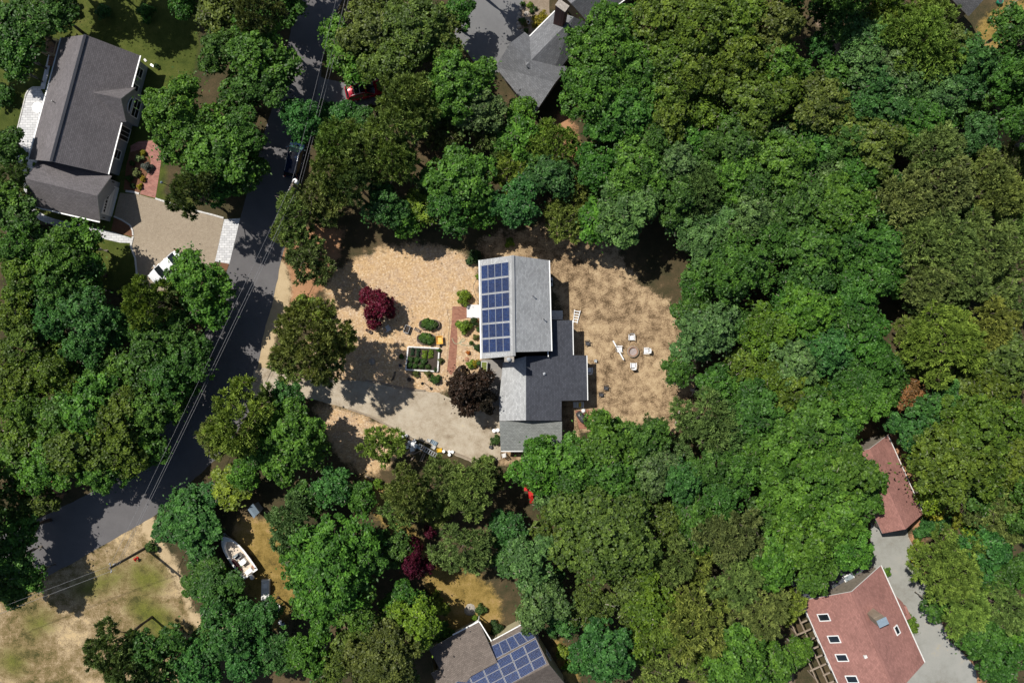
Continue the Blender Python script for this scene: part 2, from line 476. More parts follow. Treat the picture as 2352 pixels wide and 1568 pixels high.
ZONES = {
 'lawn': [[(-60, -60), (420, -60), (470, 90), (425, 240), (340, 330), (372, 330), (384, 400), (372, 462), (440, 440), (450, 470), (420, 560), (330, 560), (318, 660), (180, 680), (120, 530), (50, 475), (35, 350), (-60, 360)]],
 'straw': [[(740, 655), (790, 605), (860, 575), (960, 555), (1090, 590), (1104, 640), (1108, 830), (1120, 850), (1010, 912), (913, 895), (843, 880), (720, 870), (690, 790), (740, 750), (770, 710)],
           [(720, 925), (800, 940), (900, 985), (935, 1012), (905, 1060), (840, 1100), (770, 1040), (735, 970)]],
 'dry': [[(1090, 600), (1100, 550), (1190, 525), (1270, 525), (1350, 535), (1420, 570), (1450, 640), (1540, 690), (1600, 780), (1600, 880), (1570, 975), (1520, 1010), (1400, 970), (1300, 1010), (1250, 1060), (1140, 1075), (1120, 1040), (1290, 960), (1290, 600)]],
 'sand': [[(648, 590), (668, 640), (672, 690), (640, 760), (622, 810), (612, 880), (580, 890), (575, 800), (590, 705), (610, 640)],
          [(330, 1185), (322, 1222), (352, 1251), (390, 1310), (412, 1345), (430, 1405), (447, 1440), (480, 1462), (560, 1500), (575, 1480), (505, 1438), (458, 1418), (434, 1383), (427, 1338), (412, 1301), (392, 1268), (356, 1226), (355, 1185)]],
 'field': [[(345, 1180), (170, 1286), (0, 1370), (-90, 1400), (-90, 1680), (440, 1680), (500, 1480), (440, 1405), (412, 1345), (355, 1248)]],
 'green': [[(285, 1385), (340, 1375), (390, 1400), (405, 1470), (370, 1500), (330, 1430)], [(165, 1352), (240, 1315), (300, 1318), (250, 1350), (190, 1370)],
           [(295, 1298), (345, 1300), (385, 1320), (370, 1360), (300, 1350)], [(0, 1505), (40, 1495), (55, 1530), (20, 1550)], [(60, 1420), (110, 1410), (120, 1440), (80, 1460)]],
 'gold': [[(815, 1085), (900, 1120), (960, 1235), (1010, 1290), (1135, 1335), (1160, 1440), (1100, 1470), (1000, 1440), (985, 1345), (925, 1240), (850, 1180)],
          [(585, 1190), (640, 1200), (690, 1330), (660, 1430), (600, 1450), (560, 1330), (530, 1190)],
          [(2285, 10), (2360, -10), (2420, 80), (2330, 125), (2255, 115), (2235, 80)], [(2285, 300), (2350, 265), (2420, 330), (2350, 380), (2285, 372)],
          [(1265, 1440), (1290, 1470), (1330, 1540), (1320, 1590), (1280, 1520)]],
 'trail': [[(1868, 20), (1892, 25), (1912, 80), (1930, 112), (1950, 150), (1940, 165), (1912, 135), (1890, 90)], [(800, 1435), (850, 1425), (860, 1460), (770, 1465)], [(1740, 1560), (1810, 1545), (1830, 1570), (1760, 1590)]],
 'orange': [[(2040, 985), (2085, 1030), (2110, 1090), (2125, 1180), (2120, 1240), (2105, 1240), (2090, 1180), (2060, 1100)],
            [(2086, 1225), (2115, 1215), (2118, 1300), (2135, 1330), (2118, 1322)], [(2155, 1395), (2200, 1410), (2232, 1425), (2225, 1490), (2200, 1475), (2178, 1455)],
            [(2200, 1505), (2240, 1525), (2262, 1568), (2260, 1640), (2235, 1560)],
            [(640, 560), (720, 520), (800, 520), (760, 640), (690, 720), (655, 720), (668, 640)], [(1265, 270), (1310, 255), (1330, 340), (1345, 370), (1310, 365)],
            [(20, 1080), (140, 1060), (160, 1130), (60, 1170)]],
}
gx = np.arange(-74, 74.01, 0.4); gy = np.arange(-54, 54.01, 0.4)
GX, GY = np.meshgrid(gx, gy)
nx, ny = len(gx), len(gy)
gco = np.stack([GX.ravel(), GY.ravel(), np.zeros(nx * ny)], 1)
ii = np.arange(nx * ny).reshape(ny, nx)
quads = np.stack([ii[:-1, :-1].ravel(), ii[:-1, 1:].ravel(), ii[1:, 1:].ravel(), ii[1:, :-1].ravel()], 1)
B = 2500.0
x0, x1, y0, y1 = gx[0], gx[-1], gy[0], gy[-1]
extra = np.array([[-B, -B, 0], [B, -B, 0], [B, B, 0], [-B, B, 0]])
nb = nx * ny
c00, c10, c11, c01 = ii[0, 0], ii[0, -1], ii[-1, -1], ii[-1, 0]
gme = bpy.data.meshes.new("ground")
allco = np.concatenate([gco, extra])
skirt = np.array([[nb, nb + 1, c10, c00], [nb + 1, nb + 2, c11, c10], [nb + 2, nb + 3, c01, c11], [nb + 3, nb, c00, c01]])
allq = np.concatenate([quads, skirt]).astype(np.int32)
def fast_mesh(me, co, q):
    k = q.shape[1]
    me.vertices.add(len(co)); me.vertices.foreach_set("co", np.asarray(co, np.float32).ravel())
    me.loops.add(q.size); me.loops.foreach_set("vertex_index", np.asarray(q, np.int32).ravel())
    me.polygons.add(len(q)); me.polygons.foreach_set("loop_start", np.arange(0, q.size, k, dtype=np.int32))
    me.polygons.foreach_set("loop_total", np.full(len(q), k, np.int32))
    me.update(calc_edges=True)
fast_mesh(gme, allco, allq)
for zname, polys in ZONES.items():
    w = np.full(GX.shape, -4.0)
    for p in polys:
        w = np.maximum(w, sdf(smooth_poly(to_xy(p)), GX, GY))
    a = gme.attributes.new(zname, 'FLOAT', 'POINT')
    a.data.foreach_set("value", np.concatenate([np.clip(w, -4, 4).ravel(), np.full(4, -4.0)]).astype(np.float32))

def ground_material():
    m, nt, b = node_mat("ground_soil")
    g = nt.nodes.new("ShaderNodeNewGeometry"); co = g.outputs["Position"]
    big = noise_n(nt, co, 0.16, 5, 0.6); mid = noise_n(nt, co, 0.9, 6, 0.68); fine = noise_n(nt, co, 7.0, 5, 0.75); grit = noise_n(nt, co, 17.0, 3, 0.7)
    def layer(cols, wts):
        acc = 0.5
        for s_, w in zip((big, mid, fine, grit), wts):
            t = math_n(nt, 'MULTIPLY', math_n(nt, 'SUBTRACT', s_, 0.5), w * 2.4)
            acc = math_n(nt, 'ADD', t, acc)
        k = len(cols)
        return ramp(nt, acc, [(i / (k - 1), c) for i, c in enumerate(cols)])
    def zone(prev, name, col, ragged=1.6, soft=0.5):
        at = nt.nodes.new("ShaderNodeAttribute"); at.attribute_name = name
        e = math_n(nt, 'ADD', at.outputs["Fac"], math_n(nt, 'MULTIPLY', math_n(nt, 'SUBTRACT', mid, 0.5), ragged * 2))
        e = math_n(nt, 'ADD', e, math_n(nt, 'MULTIPLY', math_n(nt, 'SUBTRACT', fine, 0.5), ragged))
        mr = nt.nodes.new("ShaderNodeMapRange")
        mr.interpolation_type = 'SMOOTHSTEP'
        mr.inputs[1].default_value = -soft; mr.inputs[2].default_value = soft
        nt.links.new(e, mr.inputs[0])
        return mixc(nt, mr.outputs[0], prev, col)
    c = layer([(0.018, 0.020, 0.010), (0.045, 0.042, 0.020), (0.085, 0.062, 0.033), (0.15, 0.10, 0.055)], (0.5, 0.4, 0.4, 0.4))
    c = zone(c, 'orange', layer([(0.18, 0.09, 0.045), (0.36, 0.19, 0.10), (0.47, 0.28, 0.16)], (0.4, 0.3, 0.3, 0.4)))
    c = zone(c, 'lawn', layer([(0.022, 0.036, 0.007), (0.052, 0.070, 0.013), (0.080, 0.096, 0.020), (0.15, 0.135, 0.045)], (0.45, 0.5, 0.4, 0.5)), 0.8)
    c = zone(c, 'field', layer([(0.05, 0.05, 0.016), (0.13, 0.105, 0.04), (0.22, 0.155, 0.075), (0.32, 0.245, 0.15), (0.50, 0.37, 0.20)], (0.9, 0.8, 0.7, 0.5)))
    c = zone(c, 'green', layer([(0.045, 0.058, 0.014), (0.085, 0.098, 0.018), (0.14, 0.145, 0.026), (0.24, 0.20, 0.09)], (0.4, 0.7, 0.7, 0.5)), 2.6, 1.6)
    c = zone(c, 'gold', layer([(0.07, 0.055, 0.02), (0.19, 0.13, 0.035), (0.28, 0.195, 0.06), (0.36, 0.23, 0.12)], (0.7, 0.7, 0.6, 0.4)), 1.4)
    c = zone(c, 'trail', layer([(0.16, 0.11, 0.075), (0.25, 0.18, 0.13), (0.32, 0.24, 0.18)], (0.3, 0.4, 0.3, 0.3)), 1.0)
    c = zone(c, 'dry', layer([(0.06, 0.04, 0.022), (0.15, 0.10, 0.055), (0.30, 0.21, 0.125), (0.42, 0.305, 0.175), (0.48, 0.365, 0.23)], (0.5, 0.9, 0.8, 0.55)), 1.8)
    vor = nt.nodes.new("ShaderNodeTexVoronoi"); vor.inputs["Scale"].default_value = 7.0
    nt.links.new(co, vor.inputs["Vector"])
    sep = nt.nodes.new("ShaderNodeSeparateColor"); nt.links.new(vor.outputs["Color"], sep.inputs[0])
    chips = ramp(nt, sep.outputs[0], [(0.0, (0.24, 0.15, 0.08)), (0.35, (0.44, 0.29, 0.16)), (0.75, (0.56, 0.39, 0.22)), (1.0, (0.70, 0.58, 0.42))])
    straw = mixc(nt, 0.5, layer([(0.33, 0.25, 0.19), (0.43, 0.32, 0.23), (0.50, 0.33, 0.16), (0.53, 0.39, 0.24)], (0.5, 0.6, 0.5, 0.4)), chips)
    c = zone(c, 'straw', straw, 1.5)
    c = zone(c, 'sand', layer([(0.30, 0.22, 0.12), (0.44, 0.335, 0.20), (0.52, 0.41, 0.26)], (0.4, 0.4, 0.4, 0.3)), 0.9, 0.3)
    nt.links.new(c, b.inputs["Base Color"])
    b.inputs["Roughness"].default_value = 0.95; b.inputs["Specular IOR Level"].default_value = 0.15
    bump_n(nt, math_n(nt, 'ADD', fine, mid), 0.5, 0.08, b)
    return m
gme.materials.append(ground_material())
ground = bpy.data.objects.new("ground", gme); COL.objects.link(ground)
ground["kind"] = "structure"

# ------------------------------------------------------------------ roads, drives, paths: sheets about 4 mm apart
RNG = random.Random(11)
def ragged(pts, step=0.35, amp=0.1, freq=0.7):
    out = []
    for i in range(len(pts)):
        a = Vector(pts[i] + (0,)) if len(pts[i]) == 2 else Vector(pts[i]); b_ = pts[(i + 1) % len(pts)]
        b_ = Vector((b_[0], b_[1], 0)); a = Vector((a.x, a.y, 0))
        n = max(1, int((b_ - a).length / step))
        d = (b_ - a); nr = Vector((-d.y, d.x, 0)).normalized() if d.length else Vector((0, 0, 0))
        for k in range(n):
            p = a + d * (k / n)
            j = amp * (pnoise(Vector((p.x * freq, p.y * freq, 3.1))) + 0.6 * pnoise(Vector((p.x * freq * 4, p.y * freq * 4, 7.7))))
            q = p + nr * j
            out.append((q.x, q.y))
    return out

def sheet(name, pts, z, mat, amp=0.08, smooth=0, step=0.35):
    xy = to_xy(pts)
    if smooth: xy = smooth_poly(xy, smooth)
    if amp: xy = ragged(xy, step, amp)
    v = [Vector((x, y, 0)) for x, y in xy]
    mb = MB()
    tris = []
    for t in tessellate_polygon([v]):
        nz = (v[t[1]] - v[t[0]]).cross(v[t[2]] - v[t[0]]).z
        tris.append(t if nz > 0 else (t[0], t[2], t[1]))
    mb.add([(p.x, p.y, z) for p in v], tris)
    o = mb.build(name, mat)
    o["kind"] = "structure"
    return o

def kerb(name, pts, w, h, mat, label=None):
    """kerb stones along a polyline, real step"""
    q = [P(x, y) for x, y in pts]
    mb = MB(); r = random.Random(5)
    for a, b_ in zip(q, q[1:]):
        L = (b_ - a).length; n = max(1, round(L / 0.45))
        for k in range(n):
            p0 = a.lerp(b_, (k + 0.02) / n); p1 = a.lerp(b_, (k + 0.98) / n)
            z = h + r.uniform(-0.012, 0.012)
            p0.z = p1.z = z / 2
            mb.bar(p0, p1, w * r.uniform(0.9, 1.08), z)
    o = mb.build(name, mat)
    o["kind"] = "structure"
    return o

road_R = [(845, -150), (800, -40), (785, 0), (760, 60), (742, 110), (738, 160), (735, 200), (722, 260), (706, 330), (690, 410), (676, 465), (660, 540), (646, 598), (624, 705), (613, 740), (600, 790), (592, 850), (590, 900), (572, 945), (540, 1000), (495, 1055), (440, 1105), (395, 1145), (360, 1180), (345, 1190), (217, 1263), (170, 1291), (80, 1338), (0, 1375), (-140, 1435)]
road_L = [(-140, 1290), (0, 1232), (60, 1205), (130, 1170), (210, 1130), (260, 1090), (310, 1035), (360, 975), (405, 910), (440, 840), (468, 765), (492, 700), (510, 655), (527, 606), (552, 501), (559, 476), (575, 420), (595, 350), (615, 280), (640, 200), (660, 110), (680, 0), (695, -60), (720, -150)]
sheet("road", road_R + road_L, 0.012, M['asphalt'], 0.09)
sheet("side_road", [(733, 175), (748, 182), (790, 190), (850, 170), (905, 190), (905, 235), (850, 243), (800, 250), (770, 262), (722, 280), (712, 330)], 0.016, M['asphalt_old'], 0.08)
sheet("upper_driveway", [(1078, -60), (1203, -60), (1205, 0), (1195, 28), (1188, 48), (1196, 72), (1216, 88), (1200, 120), (1160, 170), (1100, 160), (1065, 110), (1040, 92), (1052, 50), (1085, 0)], 0.012, M['asphalt_old'], 0.06, 1)
sheet("pebble_driveway", [(276, 443), (321, 447), (372, 463), (450, 486), (515, 501), (494, 601), (470, 620), (400, 660), (330, 680), (318, 655), (313, 612), (302, 566), (306, 543), (300, 519), (262, 497)], 0.012, M['pebbles'], 0.04)
sheet("driveway_apron", [(515, 504), (552, 501), (527, 606), (494, 600)], 0.018, M['pavers'], 0.0)
sheet("gravel_driveway", [(583, 850), (600, 842), (622, 850), (688, 868), (770, 872), (843, 876), (913, 891), (973, 899), (1008, 902), (1060, 925), (1150, 925), (1150, 1055), (1088, 1064), (1043, 1042), (940, 1002), (900, 982), (850, 956), (800, 938), (713, 916), (640, 905), (588, 915), (568, 940)], 0.016, M['dirt_drive'], 0.14)
sheet("entry_pad", [(1106, 826), (1160, 826), (1156, 930), (1105, 935), (1090, 880)], 0.021, M['pad'], 0.05)
sheet("lower_driveway", [(2000, 1180), (2083, 1205), (2086, 1232), (2100, 1262), (2121, 1326), (2150, 1400), (2179, 1471), (2214, 1503), (2240, 1532), (2252, 1660), (2010, 1660), (2090, 1530), (2000, 1330)], 0.012, M['grey_drive'], 0.07)
sheet("brick_path", [(300, 335), (318, 325), (362, 322), (369, 345), (370, 370), (366, 400), (357, 455), (321, 446), (330, 420), (339, 398), (346, 374), (345, 362), (337, 352), (325, 343), (300, 350)], 0.02, M['red_brick_path'], 0.02)
sheet("flower_bed", [(300, 343), (325, 342), (337, 354), (344, 366), (345, 375), (337, 398), (328, 420), (320, 445), (284, 436), (290, 380)], 0.016, M['mulch'], 0.05)
sheet("mulch_corner", [(262, 497), (300, 519), (305, 545), (255, 531)], 0.009, M['mulch'], 0.04)
sheet("verge_mulch", [(527, 601), (507, 600), (503, 609), (513, 622), (522, 620)], 0.017, M['mulch'], 0.05)
sheet("garden_walk", [(1039, 703.5), (1081, 703.5), (1081, 729), (1049, 735), (1051, 777), (1047, 845), (1036, 862), (1027, 850), (1033, 787), (1038, 732)], 0.02, M['old_brick_path'], 0.02)
sheet("brick_patio", [(1320, 942), (1352, 940), (1357, 958), (1350, 985), (1330, 984)], 0.016, M['old_brick_path'], 0.03)
sheet("patio", [(68, 206), (75, 202), (97, 202), (110, 260), (90, 380), (58, 400), (52, 392), (32, 352), (30, 342), (36, 322), (39, 303), (60, 216)], 0.02, M['pavers'], 0.0, 1)
sheet("garden_path", [(56, 385), (80, 372), (70, 440), (66, 470), (100, 494), (135, 506), (306, 543), (301, 563), (200, 540), (120, 519), (80, 500), (62, 470), (52, 420)], 0.016, M['pavers'], 0.0, 1)
sheet("side_walk", [(116, 106), (125, 108), (103, 205), (92, 205)], 0.012, M['concrete'], 0.0)
sheet("rock_garden", [(1205, -20), (1262, -10), (1262, 30), (1275, 40), (1216, 84), (1199, 70), (1190, 50), (1197, 27)], 0.022, surface("garden_soil", [(0.10, 0.075, 0.05), (0.23, 0.18, 0.13), (0.36, 0.31, 0.25)], weights=(0.3, 0.5, 0.6)), 0.05)
kerb("kerb", [(306, 543), (301, 563), (303, 572), (311, 592), (313, 612), (316, 640), (320, 662)], 0.22, 0.09, M['granite'])
kerb("kerb.001", [(262, 497), (280, 505), (299, 517), (305, 530), (306, 541)], 0.18, 0.09, M['granite'])
kerb("kerb.002", [(289, 439), (305, 441), (320, 445)], 0.24, 0.09, M['granite'])
kerb("kerb.003", [(357, 456), (372, 461), (410, 472), (450, 484), (490, 494), (514, 501)], 0.2, 0.09, M['granite'])
kerb("kerb.004", [(97, 201), (75, 201), (66, 207), (60, 217), (39, 302), (35, 322)], 0.14, 0.08, M['granite'])
kerb("kerb.005", [(2084, 1231), (2100, 1262), (2121, 1326), (2150, 1400), (2179, 1471), (2214, 1503)], 0.14, 0.07, M['stone'])

# ------------------------------------------------------------------ buildings
def plane_z(poly, x, y):
    a, b_, c_ = poly[0], poly[1], poly[2]
    n = (b_ - a).cross(c_ - a)
    return a.z - (n.x * (x - a.x) + n.y * (y - a.y)) / n.z

def part(mb, name, mats, parent, label=None):
    o = mb.build(name, mats, parent, world=True)
    if label: o["label"] = label
    return o

def roof(parent, planes, mat, trim=None, th=0.16, name="roof"):
    mb = MB()
    for p in planes: mb.slab(p, th, 0, 1)
    return part(mb, name, [mat, trim or M['trim']], parent)

def gutter(parent, a, b_, out, w=0.13, mat=None, name="gutter"):
    o = Vector((out[0], out[1], 0)).normalized() * (w / 2 + 0.004)
    mb = MB()
    dz = Vector((0, 0, -0.08))
    mb.bar(Vector(a) + o + dz, Vector(b_) + o + dz, w, 0.12)
    return part(mb, name, mat or M['trim'], parent)

def gable_walls(parent, A0, A1, R0, R1, B0, B1, mat, inset=0.35, th=0.16, base=0.0):
    al = (R1 - R0); al.z = 0; al.normalize()
    res = {}
    def corner(E, R, sgn):
        ac = R - E; ac = ac - al * ac.dot(al); ac.z = 0; L = ac.length; ac.normalize()
        p = E + al * (sgn * inset) + ac * inset
        z = E.z + (R.z - E.z) * inset / L - th - 0.01
        return Vector((p.x, p.y, z))
    a0 = corner(A0, R0, 1); a1 = corner(A1, R1, -1); b0 = corner(B0, R0, 1); b1 = corner(B1, R1, -1)
    r0 = R0 + al * inset; r1 = R1 - al * inset
    r0.z -= th + 0.01; r1.z -= th + 0.01
    g = lambda p: Vector((p.x, p.y, base))
    vs = [g(a0), g(a1), g(b1), g(b0), a0, a1, b1, b0, r0, r1]
    mb = MB()
    mb.add(vs, [(0, 1, 5, 4), (2, 3, 7, 6), (3, 0, 4, 8, 7), (1, 2, 6, 9, 5)])
    part(mb, "wall", mat, parent)
    return dict(a0=a0, a1=a1, b0=b0, b1=b1, r0=r0, r1=r1)

def window(parent, p0, p1, s, z, w, h, centre, cols=1, rows=2, name="window", pane=None, frame=None, proud=0.05):
    """window on the wall p0->p1, s metres along, outward normal away from centre"""
    p0 = Vector((p0.x, p0.y, 0)); p1 = Vector((p1.x, p1.y, 0))
    u = (p1 - p0).normalized(); n = Vector((-u.y, u.x, 0))
    if n.dot(p0 - Vector((centre.x, centre.y, 0))) < 0: n = -n
    c = p0 + u * s + Vector((0, 0, z + h / 2))
    R = Matrix((u, n, Vector((0, 0, 1)))).transposed()
    f = MB(); t = 0.11
    for dx, dz, sx, sz in ((-w / 2 - t / 2, 0, t, h + 2 * t), (w / 2 + t / 2, 0, t, h + 2 * t), (0, h / 2 + t / 2, w, t), (0, -h / 2 - t / 2, w, t)):
        f.box(c + u * dx + Vector((0, 0, dz)) + n * 0.02, (sx, proud * 2, sz), M=R)
    for k in range(1, cols): f.box(c + u * (-w / 2 + w * k / cols) + n * 0.02, (0.07, proud * 1.6, h), M=R)
    for k in range(1, rows): f.box(c + Vector((0, 0, -h / 2 + h * k / rows)) + n * 0.02, (w, proud * 1.3, 0.05), M=R)
    o = part(f, name, frame or M['trim'], parent)
    g = MB(); g.box(c + n * 0.015, (w, 0.03, h), M=R)
    og = g.build("pane", pane or M['glass'], None)
    for v in og.data.vertices: v.co -= parent.location
    og.parent = o
    return o

def ctr(*ps):
    c = Vector((0, 0, 0))
    for p in ps: c += Vector((p.x, p.y, 0))
    return c / len(ps)

def solar_panel(parent, corners, nu, nv, lift=0.09, label=None):
    """corners: four points on the roof (world), lifted off it; uv in cells"""
    a, b_, c_, d = [Vector(p) for p in corners]
    n = (b_ - a).cross(d - a)
    if n.z < 0: n = -n
    n.normalize()
    mb = MB()
    top = [p + n * lift for p in (a, b_, c_, d)]
    low = [p + n * (lift - 0.04) for p in (a, b_, c_, d)]
    cc = sum(top, Vector((0, 0, 0))) / 4
    fr = [[p + (cc - p).normalized() * 0.045 for p in top], top]
    mb.add(low + top, [(3, 2, 1, 0), (0, 1, 5, 4), (1, 2, 6, 5), (2, 3, 7, 6), (3, 0, 4, 7)], 1)
    mb.add(top + fr[0], [(0, 1, 5, 4), (1, 2, 6, 5), (2, 3, 7, 6), (3, 0, 4, 7)], 1)
    fi = len(mb.f)
    mb.add([p - n * 0.006 for p in fr[0]], [(0, 1, 2, 3)], 0)
    mb.uv[fi] = [(0, 0), (nu, 0), (nu, nv), (0, nv)]
    o = part(mb, "solar_panel", [M['cells'], M['panel_frame']], parent)
    return o

def vent_pipe(parent, base, h=0.45, r=0.05, mat=None):
    mb = MB(); mb.cyl(base - Vector((0, 0, 0.15)), base + Vector((0, 0, h)), r, n=8); mb.cyl(base + Vector((0, 0, h)), base + Vector((0, 0, h + 0.08)), r * 1.5, n=8)
    return part(mb, "vent_pipe", mat or M['charcoal'], parent)

# ---- main house with the solar roof
H = thing("house", "grey shingled house with solar panels and charcoal rear wing in the sunny yard", "house", P(1180, 700))
WN, RN, RS, WS = P(1101.5, 597.5, 5.3), P(1178, 586.3, 8.1), P(1181, 817, 8.1), P(1106, 824, 5.3)
EN, ES, RS2 = P(1260.5, 598, 5.3), P(1266, 806, 5.3), P(1181, 808.5, 8.1)
roof(H, [[WN, RN, RS, WS], [RN, EN, ES, RS2]], M['roof_light'], M['offwhite'])
rc = MB(); rc.bar(RN + Vector((0, 0, 0.03)), RS + Vector((0, 0, 0.03)), 0.3, 0.05); part(rc, "ridge_cap", M['roof_light'], H)
w = gable_walls(H, WN, WS, RN, RS2.lerp(RS, 0.5), EN, ES, M['siding_cedar'])
cH = ctr(WN, WS, EN, ES)
for s_ in (1.4, 4.2, 7.6, 10.2):
    window(H, w['a0'], w['a1'], s_, 3.3, 0.9, 1.3, cH); window(H, w['b0'], w['b1'], s_, 3.3, 0.9, 1.3, cH)
for s_ in (1.6, 9.6):
    window(H, w['a0'], w['a1'], s_, 0.9, 1.6, 1.3, cH, 2); window(H, w['b0'], w['b1'], s_, 0.9, 1.0, 1.3, cH)
window(H, w['a0'], w['b0'], 2.0, 3.3, 0.9, 1.3, cH); window(H, w['a0'], w['b0'], 5.6, 3.3, 0.9, 1.3, cH)
window(H, w['a0'], w['a1'], 5.9, 0.25, 1.0, 2.05, cH, 1, 1, "door", M['red'])
gutter(H, WN, WS, (-1, 0)); gutter(H, EN, ES, (1, 0))
wp = [WN, RN, WS]
tl, tr, bl, br_ = (1106, 609), (1169, 600), (1109.3, 812), (1173.4, 808)
def onplane(poly, vx, vy):
    h = 6.5
    for _ in range(12):
        p = P(vx, vy, h); h = plane_z(poly, p.x, p.y)
    return P(vx, vy, h)
C00, C10, C01, C11 = [onplane(wp, *q) for q in (tl, tr, bl, br_)]
def bil(a, b_, c_, d, u, v): return a.lerp(b_, u).lerp(c_.lerp(d, u), v)
for r_ in range(6):
    for k in range(4):
        u0, u1 = k / 4 + 0.004, (k + 1) / 4 - 0.004
        v0, v1 = r_ / 6 + 0.006, (r_ + 1) / 6 - 0.008
        solar_panel(H, [bil(C00, C10, C01, C11, a, b_) for a, b_ in ((u0, v0), (u1, v0), (u1, v1), (u0, v1))], 6, 10)
ep = [RN, EN, ES]
for q in ((1224, 680), (1248.5, 733)): vent_pipe(H, onplane(ep, *q))
# rear wing, charcoal low slope and pale west slope
hR = 4.7
WR0, WR1 = P(1208, 818, hR), P(1208, 965, hR)
EW = 2.85
eA, eB = P(1348, 816, EW), P(1349.5, 919, EW)
def esl(vx, vy):      # height on the low east slope
    x0_, x1_ = WR0.x, eA.x
    h = 3.8
    for _ in range(12):
        p = P(vx, vy, h); h = hR + (p.x - x0_) / (x1_ - x0_) * (EW - hR)
    return P(vx, vy, h)
wing = [WR0, esl(1281, 816), esl(1316, 816), esl(1347, 816), esl(1349, 919), esl(1290, 920), esl(1290, 965.5), esl(1208, 965.5)]
sun = [esl(1264, 736), esl(1314.5, 735), esl(1316, 816), esl(1264, 816)]
for p in sun: p.z -= 0.01
west = [WR0, WR1, P(1147, 966, 2.75), P(1147, 915, 2.75), P(1155, 913, 2.95), P(1155, 832, 2.95)]
mb = MB(); mb.slab(wing, 0.16, 0, 1); mb.slab(sun, 0.16, 0, 1)
part(mb, "roof", [M['roof_dark'], M['trim']], H, "low charcoal roof of the rear wing")
mb = MB(); mb.slab([WR0, WR1, west[2], west[3]], 0.16, 0, 1); mb.slab([WR0, west[3], west[4], west[5]], 0.16, 0, 1)
part(mb, "roof", [M['roof_light'], M['offwhite']], H, "pale grey slope of the rear wing")
pr = [P(1147, 967.2, 3.3), P(1290.7, 966.2, 3.3), P(1290.7, 1035, 2.5), P(1150.5, 1035, 2.5)]
mb = MB(); mb.slab(pr, 0.15, 0, 1)
part(mb, "roof", [M['roof_green'], M['offwhite']], H, "weathered grey shed roof at the end of the wing")
mb = MB()
def ring_wall(mb, pts, ztop, z0=0.0):
    for i in range(len(pts)):
        a = pts[i]; b_ = pts[(i + 1) % len(pts)]
        za = ztop[i] if isinstance(ztop, list) else ztop; zb = ztop[(i + 1) % len(pts)] if isinstance(ztop, list) else ztop
        mb.add([(a.x, a.y, z0), (b_.x, b_.y, z0), (b_.x, b_.y, zb), (a.x, a.y, za)], [(0, 1, 2, 3)])
def hslope(p, d): return hR + (p.x - WR0.x) / (eA.x - WR0.x) * (EW - hR) - d
wl = [P(1164, 838), P(1212, 838), P(1212, 830), P(1290, 830), P(1380, 830), P(1380, 950), P(1303, 950), P(1303, 1000), P(1157, 1000), P(1157, 948)]
wl = [P(1160, 838, 2.6), P(1268, 826, 2.6), P(1268, 745, 2.6), P(1309, 744, 2.4), P(1310, 823, 2.4), P(1341, 823, 2.4), P(1342, 912, 2.4), P(1284, 913, 2.6), P(1284, 962, 2.6), P(1154, 962, 2.5), P(1154, 918, 2.5)]
for p in wl: p.z = 0
ring_wall(mb, wl, [2.65, 3.3, 3.3, 2.9, 2.9, 2.6, 2.6, 3.1, 3.1, 2.55, 2.55])
pl = [P(1156, 969, 2.5), P(1284, 968, 2.5), P(1284, 1029, 2.4), P(1157, 1029, 2.4)]
ring_wall(mb, pl, [3.05, 3.05, 2.3, 2.3])
part(mb, "wall", M['siding_cedar'], H)
cW = P(1240, 880)
window(H, wl[5], wl[6], 2.4, 0.9, 1.4, 1.1, cW, 2); window(H, wl[3], wl[4], 2.0, 0.9, 1.4, 1.1, cW, 2); window(H, pl[2], pl[3], 3.0, 0.2, 2.4, 1.9, cW, 1, 4, "garage_door", M['trim'])
gutter(H, esl(1347, 816), esl(1349, 919), (1, 0), 0.1); gutter(H, esl(1314.5, 735), esl(1316, 815), (1, 0), 0.1); gutter(H, pr[2], pr[3], (0, -1), 0.1)
vb = esl(1250, 858)
mb = MB(); mb.box(vb + Vector((0, 0, 0.1)), (0.28, 0.28, 0.22), 0.3); mb.cyl(vb + Vector((0, 0, 0.2)), vb + Vector((0, 0, 0.42)), 0.07, n=8)
part(mb, "roof_vent", M['steel'], H)
cb = P(1169.5, 825, 9.0)
mb = MB(); mb.box((cb.x, cb.y, 4.4), (1.0, 0.5, 8.8)); mb.box((cb.x, cb.y, 8.86), (1.08, 0.58, 0.12), mi=1)
ch = part(mb, "chimney", [M['chimney_brick'], M['stone']], H)
mb = MB(); mb.cyl((cb.x - .05, cb.y, 8.92), (cb.x - .05, cb.y, 9.2), 0.16, n=16); mb.cyl((cb.x - .05, cb.y, 9.22), (cb.x - .05, cb.y, 9.32), 0.23, 0.08, n=16)
o = mb.build("chimney_cap", M['grey']); o.parent = ch
for v in o.data.vertices: v.co -= H.location
mb = MB(); a = P(1091.5, 715); mb.box((a.x, a.y, 0.12), (1.35, 1.6, 0.24)); mb.box((a.x - 0.85, a.y, 0.06), (0.35, 1.5, 0.12)); part(mb, "front_step", M['concrete'], H)
mb = MB(); a = P(1278, 723.5, 0.6); mb.box((a.x, a.y, 0.35), (1.5, 1.1, 0.7)); mb.box((a.x, a.y, 0.73), (1.56, 0.5, 0.05)); part(mb, "back_step", M['offwhite'], H)

